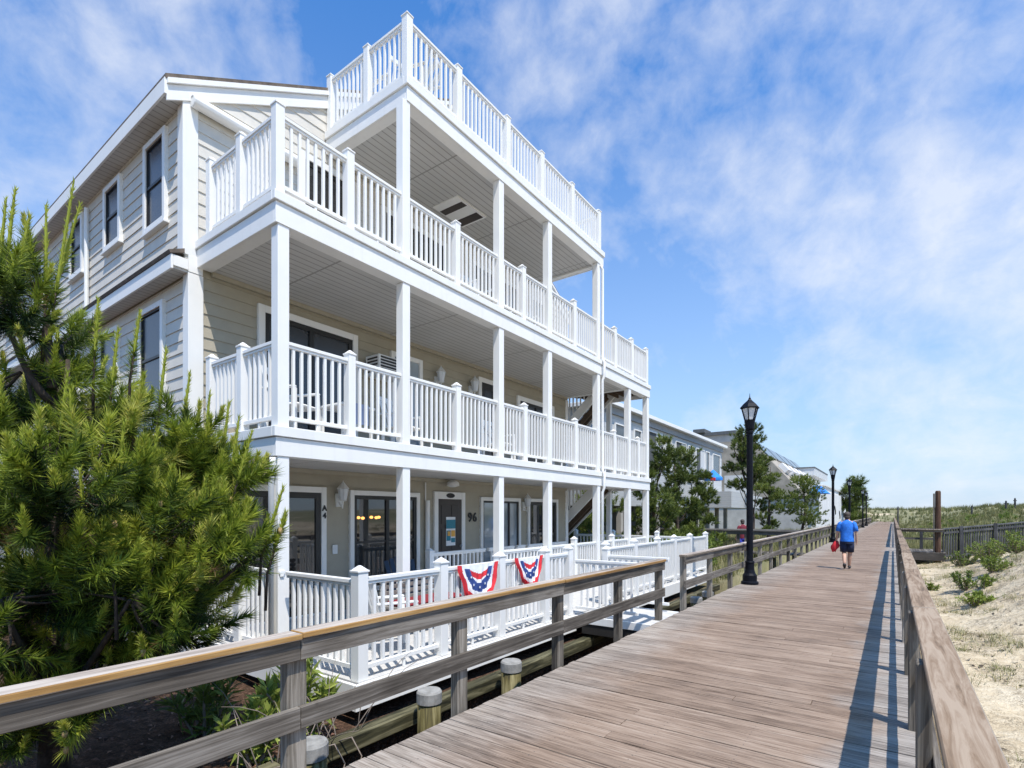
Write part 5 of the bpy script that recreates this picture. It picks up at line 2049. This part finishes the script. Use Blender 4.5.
# ------------------------------------------------------------------ beach crossing on the seaward side
t = empty('beach_crossing', (1.0, 31, 0), 'timber platform leaving the boardwalk toward the beach, dark underneath', 'platform')
b = MB()
for i in range(14):
    b.box(0.29 + i * 0.115, 0.29 + i * 0.115 + 0.108, 29.9, 32.6, -0.05, 0.0)
b.build('planks', M['greyboard'], t, 0.004)
b = MB()
b.box(0.3, 1.85, 29.86, 29.90, -0.36, -0.05)
b.box(0.3, 1.85, 32.6, 32.64, -0.36, -0.05)
b.build('side_beam', M['crossdark'], t)
b = MB()
b.lathe(0.55, 29.55, [(0.13, -1.5), (0.125, -0.22), (0.10, -0.20)], 14)
tt_ = empty('piling', (0.55, 29.55, -1.2), 'rusty brown piling under the beach crossing', 'piling')
b.build('pile', M['redwood'], tt_, smooth=True)
t = empty('crossing_rail', (1.0, 29.9, 0), 'plain timber rail across to the tall brown post', 'railing')
b = MB()
b.box(0.29, 1.80, 29.82, 29.95, 1.0, 1.04)
b.build('cap_board', M['captop'], t, 0.005)
b = MB()
b.box(0.29, 1.80, 29.90, 29.94, 0.90, 1.0)
b.box(0.29, 1.80, 32.55, 32.59, 0.45, 0.55)
b.box(0.29, 1.80, 32.55, 32.59, 0.88, 1.0)
b.build('face_board', M['crossdark'], t)
for xx in (1.12,):
    b = MB()
    b.box(xx - 0.06, xx + 0.06, 32.44, 32.549, -0.5, 1.0)
    b.build('post', M['slatgrey'], t)
t = empty('signpost', (1.70, 32.1, -0.5), 'tall bare reddish brown timber post at the beach crossing', 'post')
b = MB()
b.lathe(1.62, 30.05, [(0.115, -0.9), (0.11, 0.9), (0.105, 2.68), (0.08, 2.74)], 10)
b.build('shaft', M['redwood'], t, smooth=False)
b = MB()
b.box(1.45, 1.508, 30.0, 30.08, -0.7, 2.62)
b.build('batten', M['greypost'], t, 0.005)


# slatted fence running seaward and up
def slat_fence():
    t_ = empty('slatted_fence', (4, 34, 0), 'long dark grey slatted fence climbing from the brown post over the dune', 'fence')
    p0, p1 = np.array([1.78, 30.2]), np.array([11.0, 41.5])
    L = np.linalg.norm(p1 - p0)
    d_ = (p1 - p0) / L
    B, R_ = MB(), MB()

    def zt(s_):
        return 1.06 + 0.36 * min(1, s_ / 6.3) + 0.04 * max(0, s_ - 6.3)
    n_ = int(L / 0.15)
    for i in range(n_):
        s_ = i * 0.15 + 0.05
        q = p0 + d_ * s_
        B.beam((q[0], q[1], zt(s_) - 1.62), (q[0], q[1], zt(s_) - 0.06), 0.085, 0.022, up=(-d_[1], d_[0], 0))
    for (s0, s1) in ((0.0, 6.3), (6.3, L)):
        a_, c_ = p0 + d_ * s0, p0 + d_ * s1
        R_.beam((a_[0], a_[1], zt(s0) - 0.03), (c_[0], c_[1], zt(s1) - 0.03), 0.14, 0.05)
        R_.beam((a_[0] + 0.03, a_[1] - 0.03, zt(s0) - 0.20), (c_[0] + 0.03, c_[1] - 0.03, zt(s1) - 0.20), 0.04, 0.09)
        R_.beam((a_[0] + 0.03, a_[1] - 0.03, zt(s0) - 1.25), (c_[0] + 0.03, c_[1] - 0.03, zt(s1) - 1.25), 0.04, 0.09)
    B.build('slat_panel', M['slatgrey'], t_)
    R_.build('rail', M['slatgrey'], t_)
    for i in range(7):
        s_ = 1.0 + i * 2.1
        q = p0 + d_ * s_ + np.array([0.07, -0.07])
        pb = MB()
        pb.box(q[0] - 0.06, q[0] + 0.06, q[1] - 0.06, q[1] + 0.06, zt(s_) - 1.9, zt(s_) + 0.05)
        pb.build('post', M['slatgrey'], t_, 0.006)


slat_fence()
# thin bare poles standing on the dunes
for (u, v0, d, lab) in [(898, 507, 62, 'thin dark pole by the far end of the boardwalk rail'), (1006, 504, 52, 'short dark pole on the dune crest'), (1015, 503, 55, 'shorter dark pole on the dune crest, the outer one'), (972, 506, 60, 'faint pole on the dune ridge')]:
    p = ray(u, v0, d)
    z0 = H(p[0], p[1])
    b = MB()
    b.lathe(p[0], p[1], [(0.09, z0 - 0.3), (0.08, max(p[2], z0 + 1.2)), (0.03, max(p[2], z0 + 1.2) + 0.08)], 8)
    b.box(p[0] - 0.14, p[0] + 0.14, p[1] - 0.03, p[1] + 0.03, max(p[2], z0 + 1.2) - 0.25, max(p[2], z0 + 1.2) - 0.17)
    tag(b.build('marker_pole', M['slatgrey']), lab, 'pole', 'poles on the dunes')

# cross walk on the landward side
t = empty('cross_walk', (-9, 26, 0), 'grey timber footbridge joining the boardwalk behind the nearest lamp post', 'footbridge')
b = MB()
for i in range(70):
    b.box(-14 + i * 0.155, -14 + i * 0.155 + 0.148, 24.9, 26.4, -0.05, 0.0)
b.build('planks', M['greyboard'], t)
for yy_ in (24.9, 26.4):
    b = MB()
    b.box(-14, -3.2, yy_ - 0.07, yy_ + 0.07, 0.96, 1.0)
    b.build('cap_board', M['crossboard'], t)
    b = MB()
    b.box(-14, -3.2, yy_ - 0.02, yy_ + 0.02, 0.80, 0.955)
    b.build('face_board', M['crossdark'], t)
    for i in range(6):
        xx = -13.6 + i * 2.0
        b = MB()
        b.box(xx - 0.06, xx + 0.06, yy_ + 0.022, yy_ + 0.13, -0.9, 0.955)
        b.build('post', M['greypost'], t)

# ------------------------------------------------------------------ buildings beyond
t = empty('grey_building', (-13, 28, -0.3), 'long pale grey flat roofed building with recessed balconies on its upper storey', 'building')
X0 = -9.0
b = MB()
b.box(-20, X0, 18.5, 35.6, 2.05, 5.935)
b.build('wall', M['greylap'], t)
b = MB()
b.box(-20.2, X0 + 0.3, 18.2, 35.9, 5.94, 6.10)
b.build('roof', M['trim'], t, 0.01)
b = MB()
b.box(X0 + 0.001, X0 + 0.10, 18.5, 35.6, 5.66, 5.934)
b.build('soffit_shade_band', M['soffit_shade_band'], t)  # darker strip standing in for the shadow below the roof edge


def far_win(a0, a1, z0, z1, pane, rec=False):
    f = MB()
    for q in ((a0 - 0.06, a0, z0 - 0.05, z1 + 0.05), (a1, a1 + 0.06, z0 - 0.05, z1 + 0.05), (a0, a1, z1, z1 + 0.05), (a0, a1, z0 - 0.05, z0)):
        f.box(X0, X0 + 0.07, *q)
    fr = f.build('balcony' if rec else 'window', M['trim'], t)
    p = MB()
    p.box(X0, X0 + 0.02, a0, a1, z0, z1)
    p.build('pane', M[pane], fr)
    if rec:
        # flat pale strip imitating the sunlit side wall of a recess
        g_ = MB()
        g_.box(X0 + 0.02, X0 + 0.04, a1 - (a1 - a0) * 0.42, a1, z0, z1)
        g_.build('lit_wall_strip', M['greyhouse'], fr)


far_win(19.4, 20.6, 4.4, 5.3, 'bluepane')
far_win(21.3, 22.0, 4.4, 5.3, 'bluepane')
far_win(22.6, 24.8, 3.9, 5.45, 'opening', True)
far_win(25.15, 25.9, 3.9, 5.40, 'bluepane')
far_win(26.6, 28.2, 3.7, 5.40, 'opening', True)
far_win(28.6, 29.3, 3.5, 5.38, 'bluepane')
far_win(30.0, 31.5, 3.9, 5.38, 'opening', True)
far_win(31.9, 32.6, 3.4, 5.36, 'bluepane')
far_win(33.4, 35.0, 4.0, 5.36, 'bluepane')
b = MB()
b.box(X0 + 0.01, -7.2, 30.5, 36.2, 2.05, 2.95)
bal = b.build('terrace_parapet', M['greylap'], t)
b = MB()
b.box(X0 + 0.02, -7.3, 36.21, 39.5, 2.05, 2.85)
b.box(X0 + 0.02, -7.35, 36.21, 36.3, 2.85, 4.2)
b.build('side_terrace', M['greyhouse'], t)
b = MB()
b.box(-8.4, -8.35, 36.4, 39.3, 2.86, 4.0)
b.build('glass_screen', M['bluepane'], t)
for i in range(9):
    b = MB()
    yy_ = 20 + i * 2.1
    b.box(X0 - 0.2, X0 + 0.0, yy_, yy_ + 0.25, -0.6, 2.05)
    b.build('pile', M['concrete'], t)
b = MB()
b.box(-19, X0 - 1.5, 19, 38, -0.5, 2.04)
b.build('under_floor_shade', M['opening'], t)  # solid dark block standing in for the shade among the piles
# umbrellas on its terrace


def umbrella(x, y_, z, r_, label, cm='awnblue'):
    t_ = empty('umbrella', (x, y_, z), label, 'umbrella', 'blue umbrellas on the grey building')
    m_ = MB()
    m_.tube([(x, y_, z), (x, y_, z + 1.9)], 0.03, 8)
    m_.build('pole', M['trim'], t_)
    m_ = MB()
    n_ = 12
    for i in range(n_):
        a0_, a1_ = 2 * PI * i / n_, 2 * PI * (i + 1) / n_
        P0 = (x, y_, z + 2.1)
        A_ = (x + r_ * math.cos(a0_), y_ + r_ * math.sin(a0_), z + 1.62)
        B_ = (x + r_ * math.cos(a1_), y_ + r_ * math.sin(a1_), z + 1.62)
        m_.face([P0, A_, B_])
        m_.face([A_, (A_[0], A_[1], A_[2] - 0.14), (B_[0], B_[1], B_[2] - 0.14), B_], 1 if i % 3 == 0 else 0)
    m_.build('canopy', [M[cm], M['red'] if cm == 'awnblue' else M['navy']], t_)


umbrella(-8.2, 30.6, 2.1, 0.52, 'bright blue umbrella with red trim open on the grey building terrace')
umbrella(-8.2, 28.0, 2.0, 0.36, 'small dark navy umbrella half hidden by the ragged pine', 'navy')

t = empty('shingled_building', (-14, 68, -0.3), 'large building with a long tan shingled sloping roof and skylights', 'building')
b = MB()
ax, az, ex, ez = -11.6, 9.1, -6.8, 3.4
ya, yb = 57.0, 85.5
b.hexa([(-24, ya, 3.0), (ex, ya, ez), (ex, yb, ez), (-24, yb, 3.0), (-20, ya, az - 0.01), (ax, ya, az), (ax, yb, az), (-20, yb, az - 0.01)])
b.build('roof', M['tan_shingle'], t)
b = MB()
b.box(-24, ex - 0.3, ya + 0.3, yb - 0.3, -0.5, 3.1)
b.build('wall', M['concrete'], t)


def sp_(f, y__, o):
    return (ax + (ex - ax) * f + o * 0.76, y__, az + (ez - az) * f + o * 0.65)


def slope_box(f0, f1, y0_, y1_, o):
    b = MB()
    b.hexa([sp_(f1, y0_, 0.02), sp_(f1, y1_, 0.02), sp_(f0, y1_, 0.02), sp_(f0, y0_, 0.02), sp_(f1, y0_, o), sp_(f1, y1_, o), sp_(f0, y1_, o), sp_(f0, y0_, o)])
    return b


for i in range(5):
    slope_box(0.05, 0.30, 57.6 + i * 5.5, 62.4 + i * 5.5, 0.16).build('skylight', M['bluepane'], t)
for i in range(7):
    for j in range(2):
        f0 = 0.46 + j * 0.27
        y0_ = 58.5 + i * 3.7 + j * 1.2
        slope_box(f0, f0 + 0.13, y0_, y0_ + 2.2, 0.5).build('dormer', M['stucco'], t)
b = MB()
b.box(-22, -13.4, 58.0, 66, 3, 10.0)
b.build('tower_block', M['concrete'], t)
b = MB()
b.box(-22.2, -13.2, 57.8, 66.2, 10.0, 10.35)
b.build('tower_roof', M['darkroof'], t)
b = MB()
b.box(-17.5, -16.3, 57.5, 60, 10.36, 10.75)
b.build('roof_vent', M['darkroof'], t)

t = empty('flat_roof_house', (-11, 80, -0.3), 'grey house with a dark flat overhanging roof behind the white building', 'house')
b = MB()
b.box(-20, -8.8, 76, 90, -0.5, 6.45)
b.build('wall', M['greyhouse'], t)
b = MB()
b.box(-20.4, -7.9, 75, 91, 6.45, 7.38)
b.build('roof', M['greyhouse'], t)
b = MB()
b.box(-20.5, -7.85, 74.9, 91.1, 7.38, 7.5)
b.build('roof_edge', M['darkroof'], t)
for i in range(4):
    b = MB()
    b.box(-18 + i * 2.2, -16.4 + i * 2.2, 75.94, 75.99, 5.0, 6.3)
    b.build('window', M['bluepane'], t)

t = empty('white_building', (-9, 80, -0.3), 'white two storey building with blue awning and dark fish shapes on its wall', 'building')
b = MB()
b.box(-13, -6.4, 62, 104, -0.5, 4.3)
b.build('wall', M['stucco'], t)
b = MB()
b.box(-13, -6.7, 72, 104, 4.3, 5.0)
b.build('upper_wall', M['stucco'], t)
b = MB()
b.box(-13.2, -6.5, 71.6, 104.3, 5.0, 5.12)
b.build('roof', M['trim'], t)
b = MB()
b.hexa([(-6.9, 61.0, 3.75), (-5.3, 61.0, 3.75), (-5.3, 64.5, 3.75), (-6.9, 64.5, 3.75), (-6.6, 61.9, 4.55), (-6.1, 61.9, 4.55), (-6.1, 64.5, 4.55), (-6.6, 64.5, 4.55)])
b.build('awning', M['awnblue'], t)
for i, (y_, z) in enumerate([(84.0, 2.2), (91.5, 1.55), (98.5, 1.7)]):
    b = MB()
    pr = [(-1.1, 0.9), (-0.2, 0.55), (0.5, -0.1), (0.7, -1.0), (0.2, -0.8), (-0.2, -1.1), (-0.35, -0.2), (-0.9, 0.3)]
    A_ = [(-6.395, y_ + a * 1.15, z + c * 0.62) for a, c in pr]
    B_ = [(-6.34, p[1], p[2]) for p in A_]
    b.face(A_[::-1])
    b.face(B_)
    for i_ in range(len(pr)):
        j_ = (i_ + 1) % len(pr)
        b.face([A_[i_], A_[j_], B_[j_], B_[i_]])
    b.build('wall_ornament', M['darkmark'], t)
